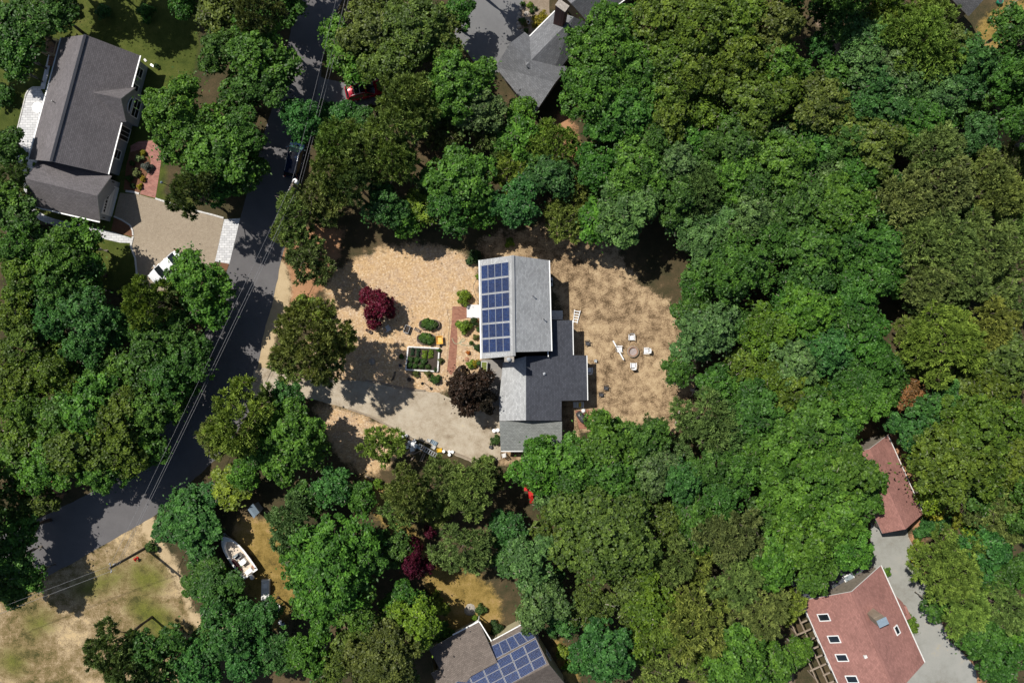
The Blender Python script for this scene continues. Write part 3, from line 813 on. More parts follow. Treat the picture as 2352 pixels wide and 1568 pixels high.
# ---- brown roofed house with garage wing, upper left
Lh = thing("house", "long brown grey house with cross gable and attached garage beside the pebble driveway", "house", P(200, 260))
WNl, WSl = P(141, 87, 3.2), P(66, 366, 3.2)
ENl, ESl = P(321, 127.5, 3.2), P(247.5, 400, 3.2)
RNl, RSl = P(196, 80, 6.55), P(117.5, 370.5, 6.55)
roof(Lh, [[WNl, RNl, RSl, WSl], [RNl, ENl, ESl, RSl]], M['roof_brown'])
rc = MB(); rc.bar(RNl + Vector((0, 0, 0.02)), RSl + Vector((0, 0, 0.02)), 0.34, 0.06); part(rc, "ridge_cap", M['roof_dark'], Lh)
w = gable_walls(Lh, WNl, WSl, RNl, RSl, ENl, ESl, M['siding_grey'], 0.4)
cL = ctr(WNl, WSl, ENl, ESl)
outE = (ENl - WNl); outE.z = 0
Lw = (w['b1'] - w['b0']); Lw.z = 0; Lw = Lw.length
for s_, ww in ((1.25, 1.0), (3.3, 1.0), (11.4, 0.95), (13.0, 0.0)):
    if ww: window(Lh, w['b0'], w['b1'], s_, 0.95, ww, 1.35, cL)
window(Lh, w['b0'], w['b1'], 8.75, 0.2, 1.5, 2.1, cL, 3, 1, "door", M['black'])
for s_ in (2.5, 6.5, 11.0): window(Lh, w['a0'], w['a1'], s_, 0.95, 1.4, 1.3, cL, 2)
window(Lh, w['a0'], w['b0'], 3.0, 0.95, 1.0, 1.3, cL); window(Lh, w['a0'], w['b0'], 6.0, 0.95, 1.0, 1.3, cL)
apex = P(277.5, 227, 5.6); gN = P(311, 201, 3.25); gS = P(289, 280, 3.25)
back = P(212, 212, 5.62)
mb = MB(); 
def main_e(vx, vy): 
    q = onplane([RNl, ENl, ESl], vx, vy); q.z += 0.03; return q
gNi, gSi = main_e(303, 203), main_e(279, 280)
mb.slab([back, apex, gN, gNi], 0.15, 0, 1); mb.slab([back, gSi, gS, apex], 0.15, 0, 1)
part(mb, "roof", [M['roof_brown'], M['trim']], Lh, "small cross gable roof over the entrance bay")
d = (gS - gN); d.z = 0; d.normalize(); inw = Vector((back.x - apex.x, back.y - apex.y, 0)).normalized()
q0 = gN + d * 0.25 + inw * 0.2; q1 = gS - d * 0.25 + inw * 0.2; qa = apex + inw * 0.2
bk0 = q0 + inw * 1.2; bk1 = q1 + inw * 1.2
mb = MB()
mb.add([(q0.x, q0.y, 0), (q1.x, q1.y, 0), (q1.x, q1.y, 3.3), (qa.x, qa.y, 5.42), (q0.x, q0.y, 3.3), (bk0.x, bk0.y, 0), (bk1.x, bk1.y, 0), (bk0.x, bk0.y, 3.3), (bk1.x, bk1.y, 3.3)],
       [(0, 1, 2, 3, 4), (5, 0, 4, 7), (1, 6, 8, 2)])
part(mb, "wall", M['siding_grey'], Lh, "bay wall under the cross gable")
window(Lh, q0, q1, (q1 - q0).to_2d().length / 2, 0.8, 2.0, 1.5, cL, 2, 2)
u = (q1 - q0); u.z = 0; u.normalize(); mid = (q0 + q1) / 2; nb_ = -inw
mb = MB(); pts = [mid + u * (0.95 * math.cos(t * math.pi / 10)) + Vector((0, 0, 2.75 - mid.z + 0.75 * math.sin(t * math.pi / 10))) + nb_ * 0.03 for t in range(11)]
mb.add(pts, [tuple(range(11))]); o = part(mb, "arched_window", M['glass'], Lh)
mb = MB(); mb.tube([p + nb_ * 0.03 for p in pts] + [pts[0] + nb_ * 0.03], 0.06); f_ = mb.build("frame", M['trim']); f_.parent = o
for v in f_.data.vertices: v.co -= Lh.location
gutter(Lh, WNl, WSl, WNl - ENl, 0.16); gutter(Lh, ENl, main_e(302, 200), outE, 0.14); gutter(Lh, main_e(278.5, 282), ESl, outE, 0.14)
vent_pipe(Lh, onplane([WNl, RNl, WSl], 125, 235), 0.5)
# garage wing
gR0, gR1 = P(59, 410, 5.4), P(222.5, 450, 5.4)
gS0, gS1 = P(65, 471, 2.9), P(229, 508.6, 2.9)
gN0, gN1 = P(90, 364, 2.9), P(256, 404, 2.9)
mb = MB(); mb.slab([gR0, gR1, gS1, gS0], 0.15, 0, 1); mb.slab([gR0, gN0, gN1, gR1], 0.15, 0, 1)
part(mb, "roof", [M['roof_brown'], M['trim']], Lh, "garage roof")
w2 = gable_walls(Lh, gS0, gS1, gR0, gR1, gN0, gN1, M['siding_grey'], 0.35, 0.15)
cG = ctr(gS0, gS1, gN0, gN1)
gd = (w2['b1'] - w2['a1']).to_2d().length
og = window(Lh, w2['a1'], w2['b1'], gd / 2, 0.12, 3.4, 2.2, cG, 1, 1, "garage_door", M['trim'])
u = (w2['b1'] - w2['a1']); u.z = 0; u.normalize(); n_ = Vector((u.y, -u.x, 0))
if n_.dot(w2['a1'] - cG) < 0: n_ = -n_
R_ = Matrix((u, n_, Vector((0, 0, 1)))).transposed()
c0 = Vector((w2['a1'].x, w2['a1'].y, 0)) + u * gd / 2 + n_ * 0.045
for k in range(2):
    mb = MB(); mb.box(c0 + u * (-0.82 + 1.64 * k) + Vector((0, 0, 1.95)), (1.42, 0.02, 0.3), M=R_)
    for j in (1, 2, 3): mb.box(c0 + u * (-0.82 + 1.64 * k - 0.71 + 0.355 * j) + Vector((0, 0, 1.95)), (0.07, 0.035, 0.3), M=R_, mi=1)
    o = mb.build("door_window", [M['glass'], M['trim']]); o.parent = og
    for v in o.data.vertices: v.co -= Lh.location
mb = MB()
for k in (1, 2, 3): mb.box(c0 + Vector((0, 0, 0.12 + 0.55 * k)) , (3.3, 0.012, 0.03), M=R_)
o = mb.build("panel_joint", M['grey']); o.parent = og
for v in o.data.vertices: v.co -= Lh.location
for sgn in (-1, 1):
    mb = MB(); q = c0 + u * sgn * 2.2 + Vector((0, 0, 1.9)); mb.cyl(q, q + n_ * 0.1, 0.05, n=8); mb.cyl(q + n_ * 0.14 - Vector((0, 0, 0.15)), q + n_ * 0.14 + Vector((0, 0, 0.12)), 0.1, 0.06, n=6)
    part(mb, "wall_lamp", M['black'], Lh)
gutter(Lh, gS0, gS1, gS1 - gN1, 0.14)
window(Lh, w2['a0'], w2['a1'], 3.0, 1.0, 1.0, 1.2, cG); window(Lh, w2['a0'], w2['a1'], 6.2, 1.0, 1.0, 1.2, cG)
# wooden stair landing at the back
D = thing("wooden_landing", "small stained wooden landing with pale railings at the back of the brown house", "landing", P(120, 110))
a = P(118, 109, 1.0)
ax = (WSl - WNl).normalized(); ax.z = 0; ax.normalize(); ay = Vector((ax.y, -ax.x, 0))
def dp(i, j, z): return a + ay * i + ax * j + Vector((0, 0, z - 1.0))
Rd = Matrix((ay, ax, Vector((0, 0, 1)))).transposed()
mb = MB(); 
for k in range(10): mb.box(dp(-0.1, -0.85 + 0.185 * k, 0.97), (2.1, 0.165, 0.05), M=Rd)
part(mb, "deck_boards", M['deckwood'], D)
for i in (-1.1, 0.0, 0.9):
    for j in (-0.9, 0.9): mb = MB(); mb.bar(dp(i, j, 0), dp(i, j, 1.95), 0.1, 0.1); part(mb, "post", M['wood'], D)
mb = MB()
for z in (1.95, 1.15):
    mb.bar(dp(-1.1, -0.9, z), dp(0.9, -0.9, z), 0.1, 0.05); mb.bar(dp(-1.1, 0.9, z), dp(0.9, 0.9, z), 0.1, 0.05); mb.bar(dp(-1.1, -0.9, z + .03), dp(-1.1, 0.9, z + .03), 0.1, 0.05)
mb.bar(dp(0, -0.9, 1.99), dp(0, 0.9, 1.99), 0.08, 0.05)
part(mb, "railing", M['wood'], D)
mb = MB()
for k in range(4): mb.box(dp(-0.4 + 0.1 * k, 1.15 + 0.26 * k, 0.8 - 0.2 * k), (1.0, 0.28, 0.05), M=Rd)
part(mb, "stair", M['deckwood'], D)

# ---- slate roofed house at the top
T = thing("house", "slate grey L-shaped house with tall brick chimney at the top of the asphalt drive", "house", P(1240, 110))
tA0, tA1 = P(1138, 154, 3.0), P(1226, 264, 3.0)
tR0, tR1 = P(1172, 99, 5.6), P(1276, 189, 5.6)
tB0, tB1 = P(1205, 74, 3.3), P(1303, 157, 3.0)
roof(T, [[tA0, tA1, tR1, tR0], [tR0, tR1, tB1, tB0]], M['roof_slate'], M['offwhite'])
w = gable_walls(T, tA0, tA1, tR0, tR1, tB0, tB1, M['siding_cedar'])
cT = ctr(tA0, tA1, tB0, tB1)
window(T, w['a1'], w['b1'], 2.6, 1.0, 0.9, 1.2, cT); window(T, w['a0'], w['a1'], 3.0, 1.0, 1.2, 1.1, cT, 2)
uB = (P(1316, 41, 6.1) - P(1221, 137.5, 6.1)); 
bR0, bR1 = P(1208, 150.5, 5.45), P(1318, 39, 5.45)
bA0, bA1 = P(1199, 102, 3.3), P(1276, 25, 3.3)
bB0, bB1 = P(1262, 190, 3.3), P(1362, 58, 3.3)
roof(T, [[bA0, bA1, bR1, bR0], [bR0, bR1, bB1, bB0]], M['roof_slate'], M['offwhite'])
w = gable_walls(T, bA0, bA1, bR0, bR1, bB0, bB1, M['siding_cedar'])
gutter(T, P(1214, 87, 3.3), bA1, bA1 - bB1, 0.12)
cR0, cR1 = P(1296, -52, 7.0), P(1420, -70, 7.0)
cs = [P(1308, 12, 5.9), P(1357, 57, 3.6), P(1432, 0, 3.6), P(1500, -55, 3.6), P(1420, -110, 6.6), P(1330, -30, 6.6)]
sl = [P(1312, 8, 6.2), P(1357, 58, 3.6), P(1500, -52, 3.6), P(1455, -102, 6.2)]
sl2 = [P(1312, 8, 6.2), P(1455, -102, 6.2), P(1400, -160, 3.6), P(1262, -45, 3.6)]
roof(T, [sl, sl2], M['roof_slate'], M['offwhite'])
w = gable_walls(T, sl2[3], sl2[2], sl[0], sl[3], sl[1], sl[2], M['siding_cedar'])
cC = ctr(*sl, *sl2)
window(T, w['a0'], w['b0'], 1.6, 0.9, 1.8, 1.6, cC, 2, 1, pane=M['paleglass'])
window(T, w['a0'], w['a1'], 1.6, 0.9, 1.8, 1.6, cC, 2, 1, pane=M['paleglass'])
gutter(T, sl[1], sl[2], (0.6, -0.8), 0.12)
mb = MB(); cb = P(1291.5, 12, 9.6); ang = math.radians(-36)
mb.box((cb.x, cb.y, 4.7), (1.25, 0.75, 9.4), ang); mb.box((cb.x, cb.y, 9.45), (1.35, 0.85, 0.1), ang, 1)
part(mb, "chimney", [M['chimney_brick'], M['stone']], T)
tb = [tR0, tR1, tB1]
bb = [bR0, bR1, bB1]
mb = MB(); q = onplane(bb, 1313, 115); mb.cyl(q - Vector((0, 0, .2)), q + Vector((0, 0, 0.55)), 0.05, n=8); part(mb, "vent_pipe", M['steel'], T)

# ---- roof corner at the upper right
U = thing("house", "grey roofed house cut by the top edge beside a sunny patch of lawn", "house", P(2230, -20))
u0, u1 = P(2226, 37, 3.4), P(2262, -3, 6.0)
d1 = (P(2180, -10, 3.4) - u0).normalized() * 9
d2 = u1 + d1; 
u3 = u1 + (u1 - u0) * 1.0; u3.z = 3.4
roof(U, [[u0, u1, u1 + d1, u0 + d1], [u1, u3, u3 + d1, u1 + d1]], M['roof_slate'], M['offwhite'])
gable_walls(U, u0, u0 + d1, u1, u1 + d1, u3, u3 + d1, M['siding_cedar'])

# ---- house with roof panels at the bottom edge
Bh = thing("house", "taupe roofed house with two rows of solar panels at the bottom edge of the photo", "house", P(1160, 1540))
b_e0, b_e1 = P(1127, 1474, 3.4), P(1212.5, 1427, 3.4)      # upper (north) eave of the panel slope
b_r1 = P(1262, 1526, 6.2)
b_r0 = P(1040, 1640, 6.2)
b_w0 = P(1005, 1537, 4.6)
k_ = (b_e0 - b_e1)
panel_plane = [b_e1, b_r1, b_r0]
b_e_left = onplane(panel_plane, 990, 1546)
oth = b_r1 + (b_r1 - b_e1) * Vector((1, 1, 0)).x * 1.0; oth.z = 3.4
oth0 = oth + (b_r0 - b_r1)
roof(Bh, [[b_e1, b_r1, b_r0, b_e_left], [b_r1, oth, oth0, b_r0]], M['roof_tan'])
w = gable_walls(Bh, b_e1, b_e_left, b_r1, b_r0, oth, oth0, M['siding_yellow'], 0.35)
cB = ctr(b_e1, b_e_left, oth, oth0)
window(Bh, w['a0'], w['b0'], 2.2, 0.7, 0.9, 1.2, cB); window(Bh, w['a0'], w['b0'], 5.0, 0.7, 0.9, 1.2, cB)
# gable bay on the west with its own low hip
l0, l1, l2, l3 = P(1040, 1459, 3.1), P(1100, 1427.5, 3.1), P(1139, 1514, 6.2), P(1046, 1563, 6.2)
lr0, lr1 = P(1094, 1449, 4.9), P(1074, 1528, 6.25)
mb = MB(); mb.slab([l1, P(1128, 1474, 5.0), l2, lr1, lr0], 0.15, 0, 1); mb.slab([l0, l1, lr0, lr1, l3, P(1010, 1525, 4.3)], 0.15, 0, 1)
mb = MB(); mb.slab([l0, l1, P(1142, 1520, 5.0), P(1082, 1552, 5.0)], 0.15, 0, 1); mb.slab([l0, P(1082, 1552, 5.0), P(1045, 1600, 5.0), P(985, 1490, 3.1)], 0.15, 0, 1)
part(mb, "roof", [M['roof_tan'], M['trim']], Bh, "lower roof of the front bay")
mb = MB(); q = [P(1044, 1468, 3.1), P(1098, 1439, 3.1), P(1135, 1520, 3.1), P(1000, 1585, 3.1), P(990, 1500, 3.1)]
ring_wall(mb, q, 2.9); part(mb, "wall", M['siding_yellow'], Bh)
gutter(Bh, b_e0, b_e1, (0.3, 1), 0.14); gutter(Bh, l0, l1, (-0.4, 1), 0.14); gutter(Bh, l1, P(1127.5, 1472, 3.7), (0.9, 0.4), 0.12)
mb = MB(); a0, a1 = P(1046, 1462, 4.5), P(1099, 1420, 4.5)
a0 = P(1050, 1457, 1.2); a1 = P(1100, 1421, 1.2)
mb.bar(a0 + Vector((0, 0, 0.9)), a1 + Vector((0, 0, 0.9)), 0.09, 0.06); mb.bar(a0 + Vector((0, 0, 0.1)), a1 + Vector((0, 0, 0.1)), 0.07, 0.06)
for k in range(21): q = a0.lerp(a1, k / 20); mb.bar(q + Vector((0, 0, 0.1)), q + Vector((0, 0, 0.9)), 0.045, 0.045)
mb.cyl((a1.x, a1.y, 0), (a1.x, a1.y, 2.4), 0.08, n=8); mb.cyl((a0.x, a0.y, 0), (a0.x, a0.y, 2.3), 0.08, n=8)
part(mb, "deck_railing", M['trim'], Bh)
def pp(vx, vy): return onplane(panel_plane, vx, vy)
row1 = [(1129, 1482.5), (1211, 1442), (1231, 1463.5), (1138, 1513)]
c_ = [pp(*q) for q in row1]
for k in range(5):
    solar_panel(Bh, [bil(c_[0], c_[1], c_[3], c_[2], a, b_) for a, b_ in ((k / 5 + .005, 0.02), ((k + 1) / 5 - .005, 0.02), ((k + 1) / 5 - .005, 0.98), (k / 5 + .005, 0.98))], 6, 10)
# five columns of landscape panels below
cols_t = [(1231.5, 1466), (1202.5, 1482), (1171.5, 1499.5), (1140.5, 1516), (1108.5, 1533), (1077, 1550), (1046.5, 1566)]
dv = (24.5, 57.5)
for k in range(6):
    a0, a1 = cols_t[k + 1], cols_t[k]
    cc = [pp(*a0), pp(*a1), pp(a1[0] + dv[0], a1[1] + dv[1]), pp(a0[0] + dv[0], a0[1] + dv[1])]
    for r_ in range(3):
        v0, v1 = r_ / 3 + 0.008, (r_ + 1) / 3 - 0.008
        solar_panel(Bh, [bil(cc[0], cc[1], cc[3], cc[2], a, b_) for a, b_ in ((.02, v0), (.98, v0), (.98, v1), (.02, v1))], 10, 6)
mb = MB(); mb.slab([P(1256, 1545, 4.4), P(1268, 1535, 4.4), P(1312, 1600, 2.6), P(1272, 1610, 2.6)], 0.12, 0, 1); part(mb, "roof", [M['roof_tan'], M['trim']], Bh, "small side roof")

# ---- red roofed house with skylights
Rh = thing("house", "big faded red roof with four white framed skylights beside the long gravel drive", "house", P(1980, 1460))
rN0, rN1 = P(2023, 1298.5, 4.6), P(2135, 1541, 4.6)
rR0, rR1 = P(1956.5, 1358, 7.4), P(2075, 1640, 7.4)
rS0, rS1 = P(1841.5, 1378.5, 3.2), P(1953, 1632, 3.2)
rE = [rN0, P(2123, 1521, 4.6), P(2045, 1612, 7.4)]
rR1 = rR0 + (rR1 - rR0).normalized() * 14.0
rN1 = P(2123.5, 1521, 4.6)
al = (rN1 - rN0); al.z = 0
rR1 = P(2058, 1594, 7.4); rS1 = P(1945, 1612, 3.2)
roof(Rh, [[rN0, rN1, rR1, rR0], [rR0, rR1, rS1, rS0]], M['roof_red'])
rc = MB(); rc.bar(rR0 + Vector((0, 0, 0.01)), rR1 + Vector((0, 0, 0.01)), 0.3, 0.05); part(rc, "ridge_cap", M['roof_red'], Rh)
w = gable_walls(Rh, rN0, rN1, rR0, rR1, rS0, rS1, M['siding_cedar'], 0.4)
cR = ctr(rN0, rN1, rS0, rS1)
for s_ in (2.0, 5.5, 9.0): window(Rh, w['b0'], w['b1'], s_, 0.5, 1.6, 1.8, cR, 2); window(Rh, w['a0'], w['a1'], s_, 1.6, 1.1, 1.3, cR)
gutter(Rh, rN0, rN1, rN1 - rR1 + rN0 - rR0, 0.13, M['offwhite']); gutter(Rh, rS0, rS1, (-0.9, -0.4), 0.1, M['offwhite'])
def skylight(plane, vx, vy, wx, wy, ang=0.0, pane=None):
    c = onplane(plane, vx, vy)
    n = (plane[1] - plane[0]).cross(plane[2] - plane[0]); n = -n if n.z < 0 else n; n.normalize()
    u = (plane[1] - plane[0]); u = (u - n * u.dot(n)).normalized(); v = n.cross(u)
    if ang: 
        u = Matrix.Rotation(ang, 3, n) @ u; v = n.cross(u)
    R = Matrix((u, v, n)).transposed()
    f = MB(); t = 0.1
    for dx, dy, sx, sy in ((-wx / 2, 0, t, wy + t), (wx / 2, 0, t, wy + t), (0, wy / 2, wx - t, t), (0, -wy / 2, wx - t, t)):
        f.box(c + u * dx + v * dy + n * 0.06, (sx, sy, 0.16), M=R)
    o = part(f, "skylight", M['trim'], Rh)
    g = MB(); g.box(c + n * 0.08, (wx - t, wy - t, 0.04), M=R)
    g2 = g.build("pane", pane or M['glass']); g2.parent = o
    for q in g2.data.vertices: q.co -= Rh.location
sw = [rR0, rR1, rS1]; ne = [rN0, rN1, rR1]
for q in ((1893, 1416), (1916.5, 1466), (1934.5, 1508.5), (1957.5, 1558)): skylight(sw, *q, 0.85, 1.3)
skylight(ne, 2059, 1446, 0.95, 0.6)
cb = P(2019, 1422, 8.6)
mb = MB(); mb.box((cb.x, cb.y, 4.3), (1.0, 0.8, 8.6), math.radians(25)); 
chm = part(mb, "chimney", M['timber'], Rh)
mb = MB(); cb2 = P(2027, 1428, 9.4); mb.box((cb2.x, cb2.y, 9.0), (1.05, 0.75, 0.8), math.radians(25)); mb.box((cb2.x, cb2.y, 9.44), (1.15, 0.85, 0.06), math.radians(25), 1)
o = mb.build("chimney_cap", [M['timber'], M['bluegrey_tarp']]); o.parent = chm
for v in o.data.vertices: v.co -= Rh.location
q = onplane(sw, 1986.5, 1506); mb = MB(); mb.box(q + Vector((0, 0, 0.1)), (0.35, 0.35, 0.25), 0.4); part(mb, "roof_vent", M['offwhite'], Rh)
mb = MB(); lo = [P(1815, 1366, 2.9), P(1842, 1377, 2.9), P(1956, 1352, 3.3), P(1990, 1326, 3.3), P(1960, 1296, 2.6), P(1880, 1330, 2.6)]
mb.slab([P(1838, 1376, 3.3), P(1956, 1352, 3.6), P(1930, 1290, 2.6), P(1812, 1330, 2.6)], 0.14, 0, 1); mb.slab([P(1956, 1352, 3.55), P(2005, 1305, 3.3), P(1985, 1270, 2.6), P(1930, 1290, 2.59)], 0.14, 0, 1)
part(mb, "roof", [M['roof_dark'], M['offwhite']], Rh, "dark porch roof under the oak")
mb = MB(); q = P(1950, 1327, 3.45); mb.box(q, (1.25, 0.95, 0.18), math.radians(30)); part(mb, "skylight", M['trim'], Rh)
mb = MB(); mb.box(q + Vector((0, 0, 0.1)), (1.05, 0.75, 0.03), math.radians(30)); part(mb, "skylight_pane", M['paleglass'], Rh)
mb = MB(); ring_wall(mb, [P(1845, 1350), P(1950, 1335), P(1985, 1300), P(1935, 1310), P(1840, 1335)], 2.5); part(mb, "wall", M['siding_cedar'], Rh)
mb = MB(); mb.slab([P(2056, 1366, 3.0), P(2073, 1382, 2.6), P(2083, 1411, 2.6), P(2078, 1414, 2.9)], 0.12, 0, 1); mb.box(tuple(P(2068, 1400, 1.3)), (0.9, 1.6, 2.4), math.radians(25)); part(mb, "entry_porch", [M['roof_red'], M['siding_cedar']], Rh)
# pergola
Pg = thing("pergola", "open pergola of pale beams along the side of the red roofed house", "pergola", P(1870, 1470))
e0, e1 = P(1838, 1381, 2.75), P(1935, 1600, 2.75)
ou = Vector((-(e1 - e0).y, (e1 - e0).x, 0)).normalized()
if ou.x > 0: ou = -ou
for off in (0.95, 2.0): mb = MB(); mb.bar(e0 + ou * off, e1 + ou * off, 0.12, 0.16); part(mb, "rail_beam", M['timber'], Pg)
for k in range(12):
    mb = MB(); q = e0.lerp(e1, k / 11); L = 1.1 if k % 2 == 0 else 2.3
    mb.bar(q + ou * 0.2 + Vector((0, 0, .15)), q + ou * L + Vector((0, 0, .15)), 0.17, 0.14); part(mb, "rafter", M['timber'], Pg)
for k in range(5):
    mb = MB(); q = e0.lerp(e1, k / 4) + ou * 2.0; mb.bar((q.x, q.y, 0), (q.x, q.y, 2.7), 0.12, 0.12); part(mb, "post", M['timber'], Pg)

# ---- red roofed garage
G = thing("garage", "red roofed garage at the head of the gravel drive, half under a big oak", "garage", P(2040, 1120))
g0, g1 = P(2039, 999, 3.0), P(2120, 1179.5, 3.0)
ga = P(2080.5, 1214.5, 5.0)
dd = g1 - g0
gb0 = ga - dd
gw1 = P(2026.5, 1224.5, 3.0); gw0 = gw1 - dd
roof(G, [[g0, g1, ga, gb0], [gb0, ga, gw1, gw0]], M['roof_red'], M['offwhite'])
w = gable_walls(G, g0, g1, gb0, ga, gw0, gw1, M['siding_cedar'], 0.3)
cGa = ctr(g0, g1, gw0, gw1)
window(G, w['a1'], w['b1'], (w['a1'] - w['b1']).to_2d().length / 2, 0.1, 2.6, 2.1, cGa, 1, 4, "garage_door", M['offwhite'])
window(G, w['a0'], w['a1'], 3.0, 1.0, 0.9, 0.9, cGa); window(G, w['a0'], w['a1'], 6.5, 1.0, 0.9, 0.9, cGa)
gutter(G, g0, g1, (0.9, 0.4), 0.1, M['offwhite'])

# ---- small grey shed in the shade above the boat
Sh = thing("shed", "little blue grey roofed shed in tree shade above the white boat", "shed", P(582, 1172))
s0, s1, s2, s3 = P(569, 1170, 2.0), P(581, 1156, 2.0), P(596, 1176, 2.0), P(583, 1190, 2.0)
m0, m1 = (s0 + s1) / 2, (s3 + s2) / 2; m0.z = m1.z = 2.5
roof(Sh, [[s0, s3, m1, m0], [m0, m1, s2, s1]], M['bluegrey_tarp'])
gable_walls(Sh, s0, s3, m0, m1, s1, s2, M['siding_grey'], 0.12)
# ------------------------------------------------------------------ vehicles
def loft(mb, stations, mi=0):
    """stations: (x, half width, z low, z top); rounded-box sections"""
    prof = []
    for x, w, zb, zt in stations:
        h = zt - zb
        half = [(0, zb), (w * .86, zb), (w * .97, zb + h * .16), (w, zb + h * .45), (w * .985, zb + h * .75), (w * .93, zt - .03), (w * .75, zt), (w * .35, zt + .02), (0, zt + .025)]
        prof.append([(x, y, z) for y, z in half] + [(x, -y, z) for y, z in half[-2:0:-1]])
    n = len(prof[0])
    vs = [p for pr in prof for p in pr]
    fs = [(i * n + k, i * n + (k + 1) % n, (i + 1) * n + (k + 1) % n, (i + 1) * n + k) for i in range(len(prof) - 1) for k in range(n)]
    mb.add(vs, fs, mi, True)
    mb.add(prof[0], [tuple(range(n - 1, -1, -1))], mi); mb.add(prof[-1], [tuple(range(n))], mi)

def car(label, loc, rz, paint, L=4.7, W=1.86, Hh=1.68, suv=True, sunroof=False, crossbars=False, wind=None, cat="car", name="parked_car"):
    r = thing(name, label, cat, loc, rz)
    h = L / 2; w = W / 2
    mb = MB()
    tail = 1.08 if suv else 0.98
    loft(mb, [(-h, w * .80, .48, .86), (-h + .06, w * .90, .36, tail - .06), (-h + .3, w * .97, .28, tail), (-h + 1.1, w, .24, 1.04), (0, w, .23, 1.02), (h - 1.6, w, .24, 1.02), (h - 1.15, w * .985, .25, .99), (h - .5, w * .95, .28, .90), (h - .14, w * .86, .34, .80), (h, w * .72, .42, .70)])
    mb.build("body", paint, r)
    zt = Hh; xr0 = -h + (.12 if suv else .55); xr1 = -h + (.48 if suv else 1.35); xf0 = h - 1.22; xf1 = h - 2.05; zb = 1.0; wb = w * .90; wt = w * .70
    # roof: crowned grid
    mb = MB(); nx_, ny_ = 8, 6; vs = []
    for i in range(nx_ + 1):
        u = i / nx_; x = xr1 - .04 + (xf1 - xr1 + .06) * u
        for j in range(ny_ + 1):
            v = j / ny_ * 2 - 1
            vs.append((x, v * wt * (1 - .06 * (2 * u - 1) ** 2), zt - .05 * v * v - .05 * (2 * u - 1) ** 2))
    fs = [(i * (ny_ + 1) + j, (i + 1) * (ny_ + 1) + j, (i + 1) * (ny_ + 1) + j + 1, i * (ny_ + 1) + j + 1) for i in range(nx_) for j in range(ny_)]
    mb.add(vs, fs, 0, True); mb.add([(x, y, z - .05) for x, y, z in vs], [f[::-1] for f in fs], 0, True)
    rp = [(xr1, wt), (xf1, wt)]
    for y in (1, -1):
        for a, b_ in (((xr0, wb), (xr1, wt)), ((xf0, wb), (xf1, wt)), ((-.25, w * .93), (-.25, wt))):
            mb.bar((a[0], a[1] * y, zb), (b_[0], b_[1] * y, zt - .07), .09, .07)
        mb.bar((xr1, wt * y, zt - .07), (xf1, wt * y, zt - .07), .09, .07)
    mb.build("roof", paint, r)
    if wind is None: wind = M['carglass']
    e = .03
    mb = MB(); mb.add([(xf0 + e, -wb * .95, zb), (xf0 + .12, 0, zb), (xf0 + e, wb * .95, zb), (xf1 + e, wt * .96, zt - .09), (xf1 + .05, 0, zt - .06), (xf1 + e, -wt * .96, zt - .09)], [(0, 1, 4, 5), (1, 2, 3, 4)], 0, True); mb.build("windshield", wind, r)
    mb = MB(); mb.add([(xr0 - e, wb * .93, zb), (xr0 - e, -wb * .93, zb), (xr1 - e, -wt * .96, zt - .09), (xr1 - e, wt * .96, zt - .09)], [(0, 1, 2, 3)]); mb.build("rear_window", M['carglass'], r)
    for y in (1, -1):
        mb = MB(); mb.add([(xr0 + .05, (wb + .01) * y, zb), (xf0 - .05, (wb + .01) * y, zb), (xf1 - .03, (wt + .01) * y, zt - .1), (xr1 + .03, (wt + .01) * y, zt - .1)], [(0, 1, 2, 3) if y < 0 else (3, 2, 1, 0)]); mb.build("side_window", M['carglass'], r)
        mb = MB(); mb.box((xf0 - .25, (w + .1) * y, 1.02), (.12, .2, .15)); mb.build("mirror", paint, r)
        mb = MB(); mb.box((h - .13, w * .68 * y, .7), (.2, .36, .14), .25 * -y); mb.build("headlight", M['lamp_clear'], r)
        mb = MB(); mb.box((-h + .06, w * .76 * y, .88), (.12, .22, .3)); mb.build("taillight", M['lamp_red'], r)
        if suv:
            mb = MB(); mb.tube([(xr1 + .1, wt * .93 * y, zt - .02), (xr1 + .2, wt * .93 * y, zt + .06), (xf1 - .35, wt * .93 * y, zt + .06), (xf1 - .2, wt * .93 * y, zt - .02)], .025); mb.build("roof_rail", M['steel'], r)
        for hx in (-.55, .45):
            mb = MB(); mb.box((hx, (w + .005) * y, .86), (.2, .03, .035)); mb.build("door_handle", M['steel'], r)
        for x in (-h + .9, h - .88):
            mb = MB(); mb.cyl((x, (w - .2) * y, .35), (x, (w + .02) * y, .35), .35, n=20); t = mb.build("wheel", M['rubber'], r)
            mb = MB(); mb.cyl((x, (w + .01) * y, .35), (x, (w + .035) * y, .35), .23, n=14); q = mb.build("rim", M['steel'], None); q.parent = t
    if sunroof:
        mb = MB(); mb.add([(xr1 + .75, -wt * .72, zt + .012), (xf1 - .22, -wt * .72, zt + .012), (xf1 - .22, wt * .72, zt + .012), (xr1 + .75, wt * .72, zt + .012)], [(0, 1, 2, 3)]); mb.build("sunroof", M['carglass'], r)
    if crossbars:
        for x in (xr1 + .7, xr1 + 1.35):
            mb = MB(); mb.bar((x, -wt * .93, zt + .06), (x, wt * .93, zt + .06), .07, .03); mb.build("crossbar", M['steel'], r)
    else:
        mb = MB()
        for k in range(5):
            mb.box((0.5 * (xr1 + xf1), (-.36 + .18 * k), zt + .004), ((xf1 - xr1) * .82, .03, .012))
        if suv: mb.build("roof_rib", paint, r)
    mb = MB(); mb.box((xr1 + .15, 0, zt + .02), (.2, .04, .07)); mb.build("antenna", M['black'], r)
    return r

